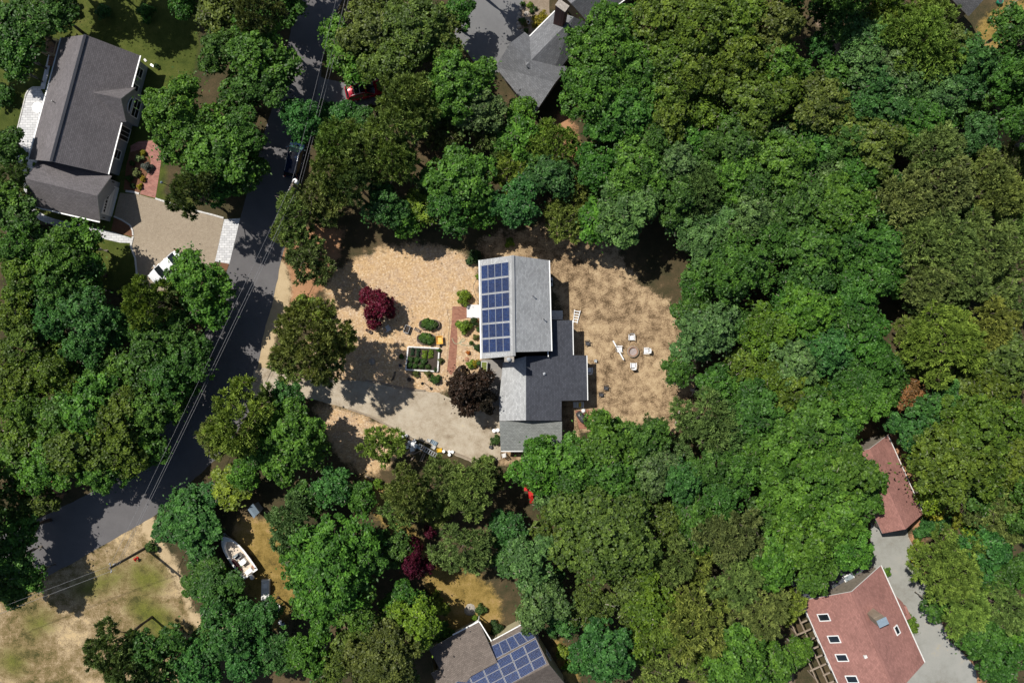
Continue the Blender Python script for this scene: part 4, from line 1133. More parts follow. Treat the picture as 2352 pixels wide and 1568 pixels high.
a = math.radians(13); q = P(817.5, 206, 1.65) + Vector((math.cos(a), math.sin(a), 0)) * .92
car("glossy red family car with roof rails and dark sunroof on the side road", (q.x, q.y, 0.016), a, M['redcar'], sunroof=True, crossbars=True)
a = math.radians(79); q = P(670, 373, 1.7) + Vector((math.cos(a), math.sin(a), 0)) * .8
car("dark blue wagon with ribbed roof parked on the shaded road", (q.x, q.y, 0.012), a, M['bluecar'], L=5.0, W=1.95, Hh=1.76, wind=M['tealglass'])
a = math.radians(222); q = P(381, 609, 1.5) + Vector((math.cos(a), math.sin(a), 0)) * .35
car("white car half hidden by a tree on the pebble driveway", (q.x, q.y, 0.012), a, M['whitecar'], L=4.7, Hh=1.5, suv=False)

# boat on its trailer
def boat():
    c = P(544.5, 1276, 1.15)
    r = thing("motor_boat", "white open motorboat with maroon bench and outboard engine on the lawn", "boat", (c.x, c.y, 0), math.radians(126.4))
    st = [(-2.8, 1.06), (-2.0, 1.11), (-1.0, 1.13), (0.0, 1.12), (.8, 1.06), (1.5, .93), (2.1, .70), (2.5, .45), (2.75, .20), (2.86, .04)]
    zg = lambda x: 1.22 + max(0, x) * .05
    mb = MB(); rows = []
    for x, w in st:
        kz = .45 + max(0, x - 1.2) ** 2 * .22
        rows.append([(x, w, zg(x)), (x, w * .97, zg(x) - .12), (x, w * .82, .78 + max(0, x - 1) * .1), (x, 0, min(kz, zg(x) - .15)), (x, -w * .82, .78 + max(0, x - 1) * .1), (x, -w * .97, zg(x) - .12), (x, -w, zg(x))])
    vs = [p for a in rows for p in a]; n = 7
    mb.add(vs, [(i * n + k, (i + 1) * n + k, (i + 1) * n + k + 1, i * n + k + 1) for i in range(len(rows) - 1) for k in range(n - 1)], 0, True)
    mb.add(rows[0], [tuple(range(7))])
    mb.build("hull", M['white'], r)
    inn = [(-2.72, .86), (-2.0, .90), (-1.0, .93), (0.0, .92), (.8, .86), (1.4, .72), (1.8, .52), (2.0, .25), (2.04, .03)]
    mb = MB(); vs = []; fs = []
    ins = [(-2.72, .86)] + inn[1:]
    def wat(lst, x):
        for (xa, wa), (xb, wb_) in zip(lst, lst[1:]):
            if xa <= x <= xb: return wa + (wb_ - wa) * (x - xa) / (xb - xa)
        return lst[-1][1]
    xs = [-2.8 + 5.66 * i / 40 for i in range(41)]
    for y in (1, -1):
        vs = []
        for x in xs:
            wo = wat(st, min(x, 2.86)); wi = wat(inn, x) if x <= 2.04 else 0.0
            vs += [(x, y * wo, zg(x) + .005), (x, y * wi, zg(x) + .03), (x, y * wi, .8)]
        for i in range(40):
            for k in (0, 1):
                if k == 1 and xs[i] > 2.04: continue
                f = (i * 3 + k, (i + 1) * 3 + k, (i + 1) * 3 + k + 1, i * 3 + k + 1)
                fs.append(f if y < 0 else f[::-1])
        mb.add(vs, fs, 0, True); fs = []
    mb.build("gunwale", M['white'], r)
    mb = MB(); pl = [(x, w_) for x, w_ in inn] ; poly = [(x, w_) for x, w_ in pl] + [(x, -w_) for x, w_ in reversed(pl)]
    mb.prism(poly[::-1], .74, .80); mb.build("deck", M['tan_deck'], r)
    mb = MB(); mb.box((-2.68, .62, 1.0), (.12, .5, .5)); mb.box((-2.68, -.62, 1.0), (.12, .5, .5)); mb.box((-2.35, 0, .98), (.5, .9, .36)); mb.build("splash_well", M['white'], r)
    mb = MB(); mb.box((-.1, -.1, 1.15), (.62, .72, .72)); mb.box((-.05, -.1, 1.53), (.5, .6, .06), mi=1); mb.build("console", [M['grey'], M['charcoal']], r)
    mb = MB(); mb.add([(.25, -.5, 1.5), (.25, .3, 1.5), (.02, .25, 1.98), (.02, -.45, 1.98)], [(0, 1, 2, 3)]); mb.tube([(.25, -.5, 1.5), (.02, -.45, 1.98), (.02, .25, 1.98), (.25, .3, 1.5)], .025, mi=1); mb.build("windscreen", [M['paleglass'], M['steel']], r)
    mb = MB(); mb.lathe([(.17, 0), (.19, .02), (.17, .04)], 16, (-.5, -.1, 1.5)); mb.build("steering_wheel", M['black'], r)
    mb = MB(); mb.box((-.95, -.1, 1.02), (.55, .8, .42)); mb.box((-1.25, -.1, 1.32), (.1, .75, .3)); mb.build("helm_seat", M['white'], r)
    mb = MB(); mb.box((-.9, .76, 1.02), (1.55, .26, .42)); mb.build("bench_cushion", M['maroon_vinyl'], r)
    mb = MB(); mb.box((-2.2, .62, .95), (.35, .3, .3)); mb.build("cooler", M['tan_deck'], r)
    mb = MB(); mb.box((-2.2, -.7, .9), (.4, .28, .2)); mb.build("battery_box", M['terracotta'], r)
    mb = MB(); mb.cyl((-1.7, -.5, .84), (-1.0, .55, .86), .02, n=6); mb.cyl((-1.9, -.1, .84), (-1.3, .6, .86), .02, n=6); mb.build("fishing_rod", M['charcoal'], r)
    mb = MB(); mb.tube([(1.9, .62, 1.33), (2.3, .42, 1.5), (2.7, .08, 1.55), (2.7, -.08, 1.55), (2.3, -.42, 1.5), (1.9, -.62, 1.33)], .018); mb.build("bow_rail", M['steel'], r)
    mb = MB(); mb.box((-3.0, 0, 1.0), (.2, .3, .5)); mb.cyl((-3.1, 0, .35), (-3.1, 0, 1.1), .11, n=10); mb.box((-3.2, 0, .36), (.5, .04, .22)); o = mb.build("outboard_engine", M['charcoal'], r)
    mb = MB(); mb.lathe([(.02, .44), (.15, .43), (.22, .36), (.24, .2), (.22, 0)], 16, (-3.12, 0, 1.12), sx=1.35); q = mb.build("cowling", M['white'], None); q.parent = o
    t = thing("boat_trailer", "low galvanized trailer under the white motorboat", "trailer", (c.x, c.y, 0), math.radians(126.4))
    mb = MB()
    for y in (.6, -.6): mb.bar((-2.6, y, .42), (1.4, y, .42), .08, .1); mb.bar((1.4, y, .42), (3.2, 0, .42), .08, .1)
    for x in (-2.3, -.7, .9): mb.bar((x, -.9, .40), (x, .9, .40), .06, .08)
    mb.cyl((3.1, 0, .03), (3.1, 0, .5), .05, n=8); mb.build("frame", M['steel'], t)
    for y in (.92, -.92):
        mb = MB(); mb.cyl((-1.2, y - .09, .3), (-1.2, y + .09, .3), .3, n=18); mb.build("wheel", M['rubber'], t)
boat()

# ------------------------------------------------------------------ poles and wires
def util_pole(label, base, top_h, face, transformer):
    r = thing("utility_pole", label, "utility pole", (base.x, base.y, 0), face)
    mb = MB(); mb.cyl((0, 0, -.3), (0, 0, top_h), .19, .13, n=14); mb.build("pole", M['polewood'], r)
    if transformer:
        mb = MB(); mb.bar((0.18, -.6, top_h - .5), (0.18, .75, top_h - .5), .1, .12); mb.build("crossarm", M['polewood'], r)
        mb = MB(); mb.cyl((.1, -.55, top_h - 1.5), (.1, -.55, top_h - .6), .26, n=16); mb.cyl((.1, -.55, top_h - .6), (.1, -.55, top_h - .54), .27, .2, n=16); mb.build("transformer", M['white'], r)
        for y in (-.3, .35, .7):
            mb = MB(); mb.cyl((.18, y, top_h - .44), (.18, y, top_h - .2), .05, .035, n=8); mb.build("insulator", M['white'], r)
    else:
        for y in (-.3, .3):
            mb = MB(); mb.box((0, y, top_h - .35), (.06, .5, .08)); mb.cyl((0, y * 1.6, top_h - .35), (0, y * 1.6, top_h - .12), .05, n=8); mb.build("insulator_bracket", M['steel'], r)
        mb = MB(); mb.box((.2, 0, top_h - 1.6), (.22, .3, .5)); mb.build("cable_box", M['grey'], r)
    return r
PT1 = P(671, 424, 8.7); PT2 = P(251, 1305, 8.7)
PB1 = Vector((PT1.x, PT1.y, 0)); PB2 = Vector((PT2.x, PT2.y, 0))
f1 = math.atan2((PT1 - PT2).y, (PT1 - PT2).x)
util_pole("wooden utility pole with a white transformer beside the dark blue wagon", PB1, 8.7, f1 + math.pi / 2, True)
util_pole("bare wooden utility pole on the grassy corner with leaves at its foot", PB2, 8.7, f1 + 2.2, False)
PT0 = P(806, -130, 8.7); PT3 = P(-140, 1455, 8.7)
def wire(label, a, b_, sag, r=0.016):
    pts = []
    for i in range(25):
        t = i / 24; p = a.lerp(b_, t); p.z -= sag * 4 * t * (1 - t); pts.append(p)
    mb = MB(); mb.tube(pts, r, 5); o = mb.build("power_line", M['wire'])
    tag(o, label, "power line", "overhead lines between the poles")
M['wire'] = plain("bare_wire", (0.22, 0.22, 0.23), 0.7, 0.0, var=0.1, spec=0.3)
def off(p, n, s, z): return Vector((p.x + n.x * s, p.y + n.y * s, z))
n01 = Vector((-(PT1 - PT0).y, (PT1 - PT0).x, 0)).normalized(); n12 = Vector((-(PT2 - PT1).y, (PT2 - PT1).x, 0)).normalized(); n23 = Vector((-(PT3 - PT2).y, (PT3 - PT2).x, 0)).normalized()
words = ["top", "middle", "lowest"]
for k, (s_, z, sag, rr) in enumerate(((-.25, 8.6, .35, .012), (.45, 7.5, .3, .016), (.75, 7.2, .35, .015))):
    wire(f"{words[k]} wire running from the transformer pole over the top edge", off(PT0, n01, s_, z), off(PT1, n01, s_ * .6, z), sag, rr)
    wire(f"{words[k]} wire between the transformer pole and the pole on the grass", off(PT1, n12, s_ * .6, z), off(PT2, n12, s_ * .4, z), sag, rr)
    if k < 2: wire(f"{words[k]} wire running from the pole on the grass off the photo", off(PT2, n23, s_, z), off(PT3, n23, s_, z), sag, rr)

# ------------------------------------------------------------------ garden and yard things
def at(vx, vy, h=0.0): 
    p = P(vx, vy, h); return Vector((p.x, p.y, 0.0))

# raised bed
cs = [at(938, 796), at(1009.2, 799.5), at(1005.7, 852.3), at(932.8, 848.5)]
c0 = sum(cs, Vector()) / 4
RB = thing("raised_bed", "square raised vegetable bed with pale board frame on wood chips", "garden bed", c0)
mb = MB()
for i in range(4):
    a = cs[i] - c0; b_ = cs[(i + 1) % 4] - c0
    mb.bar(a + Vector((0, 0, .17)), b_ + Vector((0, 0, .17 + (.003 if i % 2 else 0))), .17, .34)
mb.build("frame", M['timber_pale'] if 'timber_pale' in M else M['offwhite'], RB)
mb = MB(); mb.prism([tuple((p - c0) * .97)[:2] for p in reversed(cs)], .02, .27); mb.build("soil", M['soil'], RB)

def oval_planter(label, vx, vy, lx, ly):
    r = thing("planter_tub", label, "planter", at(vx, vy))
    mb = MB(); n = 40; ring = []
    for k in range(n):
        t = 2 * math.pi * k / n
        x = math.cos(t); y = math.sin(t); s_ = (abs(x) ** 3 + abs(y) ** 3) ** (-1 / 3)
        ring.append((x * s_ * lx / 2, y * s_ * ly / 2))
    vs = [(x, y, 0) for x, y in ring] + [(x, y, .5) for x, y in ring] + [(x * .93, y * .9, .5) for x, y in ring] + [(x * .93, y * .9, .42) for x, y in ring]
    fs = [(j * n + k, j * n + (k + 1) % n, (j + 1) * n + (k + 1) % n, (j + 1) * n + k) for j in range(3) for k in range(n)]
    mb.add(vs, fs, 0, True); mb.build("tub", M['oldwood'], r)
    mb = MB(); mb.prism([(x * .94, y * .91) for x, y in ring], .3, .43); mb.build("soil", M['soil'], r)
oval_planter("oval galvanized planter nearest the purple maple side, full of leafy crops", 986.7, 745, 2.55, 1.25)
oval_planter("oval planter packed with greens right beside the yellow wheelbarrow", 979.4, 778, 2.3, 1.3)

def wheelbarrow():
    r = thing("wheelbarrow", "yellow wheelbarrow parked against the oval planter", "wheelbarrow", at(1009.5, 780.5, .5), math.radians(4))
    mb = MB()
    top = [(-.4, -.5, .66), (.4, -.5, .66), (.4, .5, .62), (-.4, .5, .62)]; lo = [(-.26, -.3, .36), (.26, -.3, .36), (.26, .32, .34), (-.26, .32, .34)]
    i_t = [(x * .93, y * .93, z + .0) for x, y, z in top]; i_l = [(x * .93, y * .93, z + .03) for x, y, z in lo]
    mb.add(lo + top + i_t + i_l, [(3, 2, 1, 0)] + [(i, (i + 1) % 4, 4 + (i + 1) % 4, 4 + i) for i in range(4)] + [(4 + i, 4 + (i + 1) % 4, 8 + (i + 1) % 4, 8 + i) for i in range(4)] + [(8 + i, 8 + (i + 1) % 4, 12 + (i + 1) % 4, 12 + i) for i in range(4)] + [(12, 13, 14, 15)])
    mb.build("tray", M['yellow'], r)
    for x in (-.24, .24):
        mb = MB(); mb.tube([(x * .5, -.75, .2), (x, -.3, .35), (x * 1.2, .5, .5), (x * 1.4, 1.0, .62)], .022); mb.build("handle", M['oldwood'], r)
        mb = MB(); mb.tube([(x, .3, .4), (x, .42, 0)], .02); mb.build("leg", M['charcoal'], r)
    mb = MB(); mb.cyl((-.06, -.7, .2), (.06, -.7, .2), .2, n=16); mb.build("wheel", M['rubber'], r)
wheelbarrow()
r = thing("garden_cart", "small grey dump cart tilted on the wood chips left of the planters", "cart", at(935.7, 756), math.radians(-20))
mb = MB(); mb.box((0, 0, .3), (.6, .95, .06)); 
for x, y, sx, sy in ((-.3, 0, .04, .95), (.3, 0, .04, .95), (0, -.47, .6, .04), (0, .47, .6, .04)): mb.box((x, y, .43), (sx, sy, .24))
mb.build("tray", M['grey'], r)
mb = MB(); mb.box((0, 0, .36), (.5, .8, .05)); mb.build("load", M['soil'], r)
mb = MB(); mb.tube([(0, .45, .3), (0, 1.05, .55), (-.15, 1.1, .55), (.15, 1.1, .55)], .02); mb.build("handle", M['steel'], r)
for x in (-.34, .34):
    for y in (-.3, .3):
        mb = MB(); mb.cyl((x - .04, y, .13), (x + .04, y, .13), .13, n=12); mb.build("wheel", M['rubber'], r)

def crate(label, vx, vy, sx, sy, sz, rz, mat, cat="crate", name="crate", group=None, slats=True, z=0.0):
    p = at(vx, vy); p.z = z
    r = thing(name, label, cat, p, rz, group)
    mb = MB(); t = .03
    mb.box((0, 0, .02), (sx, sy, .03))
    for x, y, wx, wy in ((-sx / 2 + t / 2, 0, t, sy), (sx / 2 - t / 2, 0, t, sy), (0, -sy / 2 + t / 2, sx - 2 * t, t), (0, sy / 2 - t / 2, sx - 2 * t, t)): mb.box((x, y, sz / 2 + .02), (wx, wy, sz))
    mb.build("box", mat, r)
    if slats:
        mb = MB()
        for k in range(3): mb.box(((-.28 + .28 * k) * sx, 0, sz * .55), (sx * .12, sy * .9, .02))
        mb.build("divider", mat, r)
    return r
crate("little brown slatted crate on wood chips between cart and planters", 959, 757.5, .75, .4, .22, math.radians(-30), M['oldwood'])

def pot(label, vx, vy, r_, h, mat, fill=None, cat="plant pot", group=None, name="plant_pot"):
    t = thing(name, label, cat, at(vx, vy, h * .6), 0, group)
    mb = MB(); mb.lathe([(r_ * .72, 0), (r_ * .86, h * .4), (r_, h), (r_ * .88, h), (r_ * .8, h * .8)], 20); mb.add([(math.cos(k * math.pi / 10) * r_ * .72, math.sin(k * math.pi / 10) * r_ * .72, 0.002) for k in range(20)], [tuple(range(19, -1, -1))]); mb.build("pot", mat, t)
    mb = MB(); mb.cyl((0, 0, h * .6), (0, 0, h * .82), r_ * .8, n=18); mb.build("soil", fill or M['soil'], t)
    return t
pot("round pot with a leafy green plant left of the square vegetable bed", 922.3, 818.2, .32, .42, M['oldwood'])
pot("small dark blue glazed pot below the round leafy pot", 919.6, 838.9, .2, .3, M['blue'])
pot("half barrel of bare soil just above the gravel drive edge", 940.9, 870.7, .33, .5, M['oldwood'], name="half_barrel", cat="barrel")
pot("round planter with green plant beside the moss topped table", 1099.9, 834.8, .3, .5, M['oldwood'])
for i, (x, y, r_) in enumerate(((843, 758, .2), (850.5, 762, .24), (856.5, 754, .2), (863, 758, .18), (861, 752, .15))):
    pot(["empty brown pot farthest from the purple maple", "largest empty brown pot of the cluster below the purple maple", "empty brown pot in the middle of the cluster", "empty brown pot at the cluster side next to white folding frame", "smallest brown pot tucked nearest under the purple maple"][i], x, y, r_, .26, M['terracotta'] if i % 2 == 0 else M['oldwood'], group="empty pots below the purple maple")
t = thing("garden_lamp", "black post lamp by the drive edge throwing a thin shadow", "lamp post", at(970.7, 880.6, 1.7))
mb = MB(); mb.cyl((0, 0, 0), (0, 0, 1.6), .04, n=8); mb.build("post", M['black'], t)
mb = MB(); mb.lathe([(.02, 0), (.13, .03), (.17, .28), (.2, .3), (.03, .46)], 8, (0, 0, 1.55)); mb.build("lantern", M['black'], t)
t = thing("lamp_post", "small grey lamp post on the lawn right of the red brick path", "lamp post", at(388, 427))
mb = MB(); mb.cyl((0, 0, 0), (0, 0, 1.9), .045, n=8); mb.build("post", M['charcoal'], t)
mb = MB(); mb.lathe([(.02, 0), (.14, .05), (.16, .25), (.03, .38)], 8, (0, 0, 1.85)); mb.build("lantern", M['bluegrey_tarp'], t)
t = thing("wire_hoops", "tangle of dark bent wire hoops lying on wood chips", "wire", at(903.6, 863))
mb = MB()
for k in range(3): mb.tube([(-.25 + .12 * k, -.6, .02), (-.05 + .1 * k, -.1, .2), (.15 + .06 * k, .5, .15), (.28 - .05 * k, .55, .05), (.2, 0, .06), (-.1 - .08 * k, -.5, .03)], .018)
mb.build("hoop", M['charcoal'], t)
def rock(label, vx, vy, r_, mat, flat=.6, seed=0, group=None, name="boulder", cat="rock"):
    rr = random.Random(seed); mb = MB(); n = 12; prof = []
    vs = []
    for i in range(6):
        ph = math.pi * .5 * i / 5
        for k in range(n):
            t = 2 * math.pi * k / n
            q = r_ * (1 + .25 * pnoise(Vector((math.cos(t) * 1.3 + seed, math.sin(t) * 1.3, ph * 1.5))))
            vs.append((math.cos(t) * math.cos(ph) * q, math.sin(t) * math.cos(ph) * q, math.sin(ph) * q * flat))
    mb.add(vs, [(i * n + k, i * n + (k + 1) % n, (i + 1) * n + (k + 1) % n, (i + 1) * n + k) for i in range(5) for k in range(n)], 0, True)
    o = mb.build(name, mat); o.location = at(vx, vy); o.rotation_euler = (0, 0, seed)
    return tag(o, label, cat, group)
rock("mossy grey boulder in the shade edge of the big pine", 854, 829.6, .45, M['stone'], 1.1, 3)
rock("rounded brown stone beside the yellow green flower clump", 1072.7, 825, .28, M['terracotta'], .6, 5)
rock("pale flat slab stone in the rock garden", 1210, 31.5, .32, M['stone'], .3, 8, name="slab_stone")
rock("flat grey stone disc on the golden lawn", 1080, 1400, .72, M['concrete_old'] if 'concrete_old' in M else M['stone'], .12, 2, name="stone_disc", cat="stone")
rim = [(1206, -14), (1201, 8), (1197, 20), (1194, 32), (1191, 42), (1191, 54), (1194, 62), (1199, 70), (1205, 76), (1211, 80), (1217, 82)]
for i, (x, y) in enumerate(rim): rock("grey edging stone bordering the rock garden", x + RNG.uniform(-1, 1), y, RNG.uniform(.2, .32), M['stone'], .7, 20 + i, "edging stones around the rock garden", "edging_stone")
t = thing("folding_frame", "white folding chair frame lying half in the purple maple's shade", "folding chair", at(889, 755), .5)
mb = MB(); mb.tube([(-.5, -.3, .05), (.4, -.35, .3), (.45, .3, .3), (-.45, .35, .05), (-.5, -.3, .05)], .022); mb.tube([(-.3, -.3, .3), (.5, .0, .05), (.3, .4, .05)], .022); mb.build("frame", M['white'], t)
mb = MB(); mb.add([(-.1, -.32, .18), (.38, -.33, .3), (.42, .28, .3), (-.08, .33, .18)], [(0, 1, 2, 3)]); mb.build("seat", M['offwhite'], t)
def hose(name, label, pts, r_, mat):
    q = [at(x, y) + Vector((0, 0, r_ + .01)) for x, y in pts]
    out = []
    for i in range(len(q) - 1):
        p0 = q[max(i - 1, 0)]; p1 = q[i]; p2 = q[i + 1]; p3 = q[min(i + 2, len(q) - 1)]
        for k in range(6):
            t = k / 6
            out.append(.5 * ((2 * p1) + (p2 - p0) * t + (2 * p0 - 5 * p1 + 4 * p2 - p3) * t * t + (3 * p1 - p0 - 3 * p2 + p3) * t ** 3))
    mb = MB(); mb.tube(out + [q[-1]], r_, 6); o = mb.build(name, mat); tag(o, label, "hose")
hose("garden_hose", "pale green garden hose looped across the old brick walk", [(1038, 776), (1043, 787), (1050, 789), (1058, 786), (1068, 780), (1064, 777), (1056, 786), (1062, 792), (1080, 794), (1092, 800)], .03, M['hose'])
hose("garden_hose", "thin dark hose running down the left edge of the brick walk", [(1060, 706), (1030, 712), (1028, 722), (1033, 742), (1030, 768), (1029, 800), (1027, 830)], .018, M['oldwood'])
hose("garden_hose", "dark drip hose curling on the chips by the solar panel wall", [(1098, 690), (1090, 672), (1088, 655), (1096, 640)], .018, M['charcoal'])
t = thing("potting_table", "white framed table with mossy green top beside the house corner", "table", at(1112, 843.3, .7), math.radians(-2))
mb = MB(); mb.box((0, 0, .72), (.62, 1.28, .04)); mb.build("top", M['green_felt'], t)
mb = MB()
for x, y, sx, sy in ((-.34, 0, .06, 1.4), (.34, 0, .06, 1.4), (0, -.67, .62, .06), (0, .67, .62, .06)): mb.box((x, y, .74), (sx, sy, .1))
mb.build("rim", M['offwhite'], t)
for x in (-.32, .32):
    for y in (-.63, .63):
        mb = MB(); mb.box((x, y, .35), (.06, .06, .7)); mb.build("leg", M['offwhite'], t)
t = thing("gas_grill", "small silver grill below the mossy green table", "grill", at(1110.5, 863, .8), .2)
mb = MB(); mb.box((0, 0, .55), (.75, .5, .5)); mb.build("cart", M['charcoal'], t)
mb = MB(); mb.cyl((-.36, 0, .85), (.36, 0, .85), .25, n=16); mb.build("lid", M['steel'], t)

# rear yard
def armchair(label, vx, vy, rz, group=None):
    r = thing("lawn_chair", label, "chair", at(vx, vy, .4), rz, group)
    mb = MB()
    mb.add([(-.27, -.3, .40), (.27, -.3, .40), (.25, .25, .36), (-.25, .25, .36), (-.27, -.3, .36), (.27, -.3, .36), (.25, .25, .32), (-.25, .25, .32)], [(0, 1, 2, 3), (7, 6, 5, 4), (0, 4, 5, 1), (1, 5, 6, 2), (2, 6, 7, 3), (3, 7, 4, 0)]); mb.build("seat", M['white'], r)
    mb = MB(); n = 10; vs = []
    for zl, off_, lean in ((.36, 0, 0), (.85, 0, .16)):
        for k in range(n + 1):
            t = math.pi * k / n
            vs.append((-.33 * math.cos(t), .22 + .14 * math.sin(t) + lean, zl + (.07 * math.sin(t) if zl > .5 else 0)))
    mb.add(vs, [(k, k + 1, n + 2 + k, n + 1 + k) for k in range(n)], 0, True)
    mb.add([(x, y + .025, z) for x, y, z in vs], [(n + 1 + k, n + 2 + k, k + 1, k) for k in range(n)], 0, True)
    mb.build("backrest", M['white'], r)
    for s_ in (-1, 1):
        mb = MB(); mb.tube([(s_ * .33, -.32, .0), (s_ * .35, -.33, .58), (s_ * .36, 0, .62), (s_ * .34, .3, .63)], .035, 6); mb.box((s_ * .35, -.02, .62), (.09, .62, .03)); mb.build("armrest", M['white'], r)
        mb = MB(); mb.tube([(s_ * .27, .22, .4), (s_ * .32, .42, 0)], .03, 6); mb.build("leg", M['white'], r)
    return r
armchair("white plastic chair above the fire pit, its back to the trees", 1450.7, 775, 0)
armchair("white plastic chair on the tree side of the fire pit, facing the house", 1484.8, 805.3, -math.pi / 2)
armchair("white plastic chair below the fire pit", 1454.6, 839.4, math.pi)
armchair("white plastic chair on the house side of the fire pit under a long board", 1423, 801, math.pi / 2)
armchair("white plastic chair in the house shadow near the grey bucket", 1354, 850, math.pi)
armchair("white plastic chair askew on the grass beside the round glass table", 639, 1394, 2.2)
a = P(1408, 782.3, .78); b_ = P(1432.5, 826, .62)
mb = MB(); c = (a + b_) / 2; mb.bar(a - c, b_ - c, .15, .05); o = mb.build("board", M['white']); o.location = c; tag(o, "long white board laid across the chair beside the fire pit", "board")
t = thing("fire_pit", "round brick fire pit full of ash ringed by white chairs", "fire pit", at(1453.3, 807.2))
mb = MB(); mb.lathe([(.72, 0), (.72, .34), (.56, .34), (.52, .05)], 28); mb.build("ring", M['stone_tan'] if 'stone_tan' in M else M['timber'], t)
mb = MB(); mb.lathe([(.57, .33), (.57, .36), (.49, .36), (.49, .12)], 28); mb.build("liner", M['terracotta'], t)
mb = MB(); mb.cyl((0, 0, .02), (0, 0, .16), .52, n=24); mb.build("ash", surface("ash", [(0.16, 0.13, 0.12), (0.32, 0.27, 0.25), (0.5, 0.46, 0.44)], scales=(3, 9, 25)), t)
def metal_chair(label, vx, vy, rz):
    r = thing("garden_chair", label, "chair", at(vx, vy, .4), rz, "black metal chairs behind the house")
    mb = MB(); mb.box((0, 0, .42), (.46, .46, .03)); 
    for k in range(5): mb.box((-.18 + .09 * k, .0, .44), (.03, .44, .01))
    mb.build("seat", M['charcoal'], r)
    mb = MB()
    for k in range(6): mb.bar((-.2 + .08 * k, .24, .5), (-.2 + .08 * k, .36, .9), .03, .02)
    mb.tube([(-.26, .22, .42), (-.26, .36, .88), (-.15, .38, .96), (.15, .38, .96), (.26, .36, .88), (.26, .22, .42)], .022); mb.build("backrest", M['charcoal'], r)
    for s_ in (-1, 1):
        mb = MB(); mb.tube([(s_ * .28, .3, .66), (s_ * .29, -.22, .66), (s_ * .28, -.24, 0)], .022); mb.build("armrest", M['charcoal'], r)
        mb = MB(); mb.tube([(s_ * .25, .22, .42), (s_ * .27, .34, 0)], .022); mb.build("leg", M['charcoal'], r)
metal_chair("lone black metal chair beside the house shadow near the white ladder", 1349.6, 788.3, .1)
metal_chair("upper of the paired black chairs below the grey bucket", 1392, 891, -.05)
metal_chair("lower of the paired black chairs, touching the house shadow", 1380.7, 906, .12)
pot("small grey metal bucket standing on the dry rear lawn", 1367.6, 828.3, .2, .35, M['steel'], M['grey'], "bucket", None, "bucket")
def ladder(name, label, a, b_, w0, w1, n, mat, cat="ladder"):
    c = (a + b_) / 2; c0_ = Vector((c.x, c.y, 0)); a = a - c0_; b_ = b_ - c0_
    r = thing(name, label, cat, c0_)
    d = (b_ - a); s_ = Vector((-d.y, d.x, 0)).normalized()
    for sg in (-1, 1):
        mb = MB(); mb.bar(a + s_ * sg * w0 / 2, b_ + s_ * sg * w1 / 2, .08, .07); mb.build("rail", mat, r)
    mb = MB()
    for k in range(n):
        t = (k + .5) / n; p = a.lerp(b_, t); w_ = w0 + (w1 - w0) * t
        mb.bar(p - s_ * w_ / 2, p + s_ * w_ / 2, .1, .04)
    mb.build("rung", mat, r)
    return r
ladder("step_ladder", "white wooden ladder lying on the ground by the rear step", at(1321, 742) + Vector((0, 0, .1)), at(1325.8, 712) + Vector((0, 0, .25)), .45, .72, 5, M['white'])
ladder("extension_ladder", "aluminium extension ladder lying across the rubble by the drive", at(961, 1021) + Vector((0, 0, .5)), at(1004, 1045.5) + Vector((0, 0, .35)), .5, .5, 9, M['steel'])
ladder("step_ladder", "pale folding step ladder standing near the shed roof corner", at(1157, 1041) + Vector((0, 0, .0)), at(1158.5, 1046) + Vector((0, 0, 1.4)), .5, .4, 5, M['offwhite'])
t = thing("covered_grill", "grill under a black fitted cover on the brick patio", "grill", at(1335.5, 958.5, .6), math.radians(-57))
mb = MB(); n = 24
rows = []
for z, sx, sy in ((0, .78, .40), (.5, .74, .38), (.9, .70, .36), (1.05, .55, .3), (1.1, .3, .16)):
    rows.append([(sx * math.copysign(abs(math.cos(2 * math.pi * k / n)) ** .5, math.cos(2 * math.pi * k / n)), sy * math.copysign(abs(math.sin(2 * math.pi * k / n)) ** .5, math.sin(2 * math.pi * k / n)), z) for k in range(n)])
mb.add([p for r_ in rows for p in r_], [(i * n + k, i * n + (k + 1) % n, (i + 1) * n + (k + 1) % n, (i + 1) * n + k) for i in range(4) for k in range(n)], 0, True); mb.add(rows[-1], [tuple(range(n))]); mb.build("cover", M['charcoal'], t)
mb = MB(); mb.box((.1, 0, 1.12), (.3, .05, .03)); mb.build("strap", M['steel'], t)
t = thing("bench", "white slatted bench with a yellow cushion in the rear corner shade", "bench", at(1330, 929.5, .5))
mb = MB()
for k in range(6): mb.box((-.6 + .22 * k, 0, .5), (.16, .7, .04))
mb.build("slat", M['white'], t)
mb = MB(); mb.box((.12, 0, .56), (.3, .55, .08)); mb.build("cushion", M['yellow2'], t)
for x in (-.6, .55):
    mb = MB(); mb.box((x, -.3, .25), (.05, .05, .5)); mb.box((x, .3, .25), (.05, .05, .5)); mb.build("leg", M['steel'], t)
rock("white garden statue stub beside the covered grill", 1340, 943, .28, M['white'], 1.0, 9, name="white_stone")

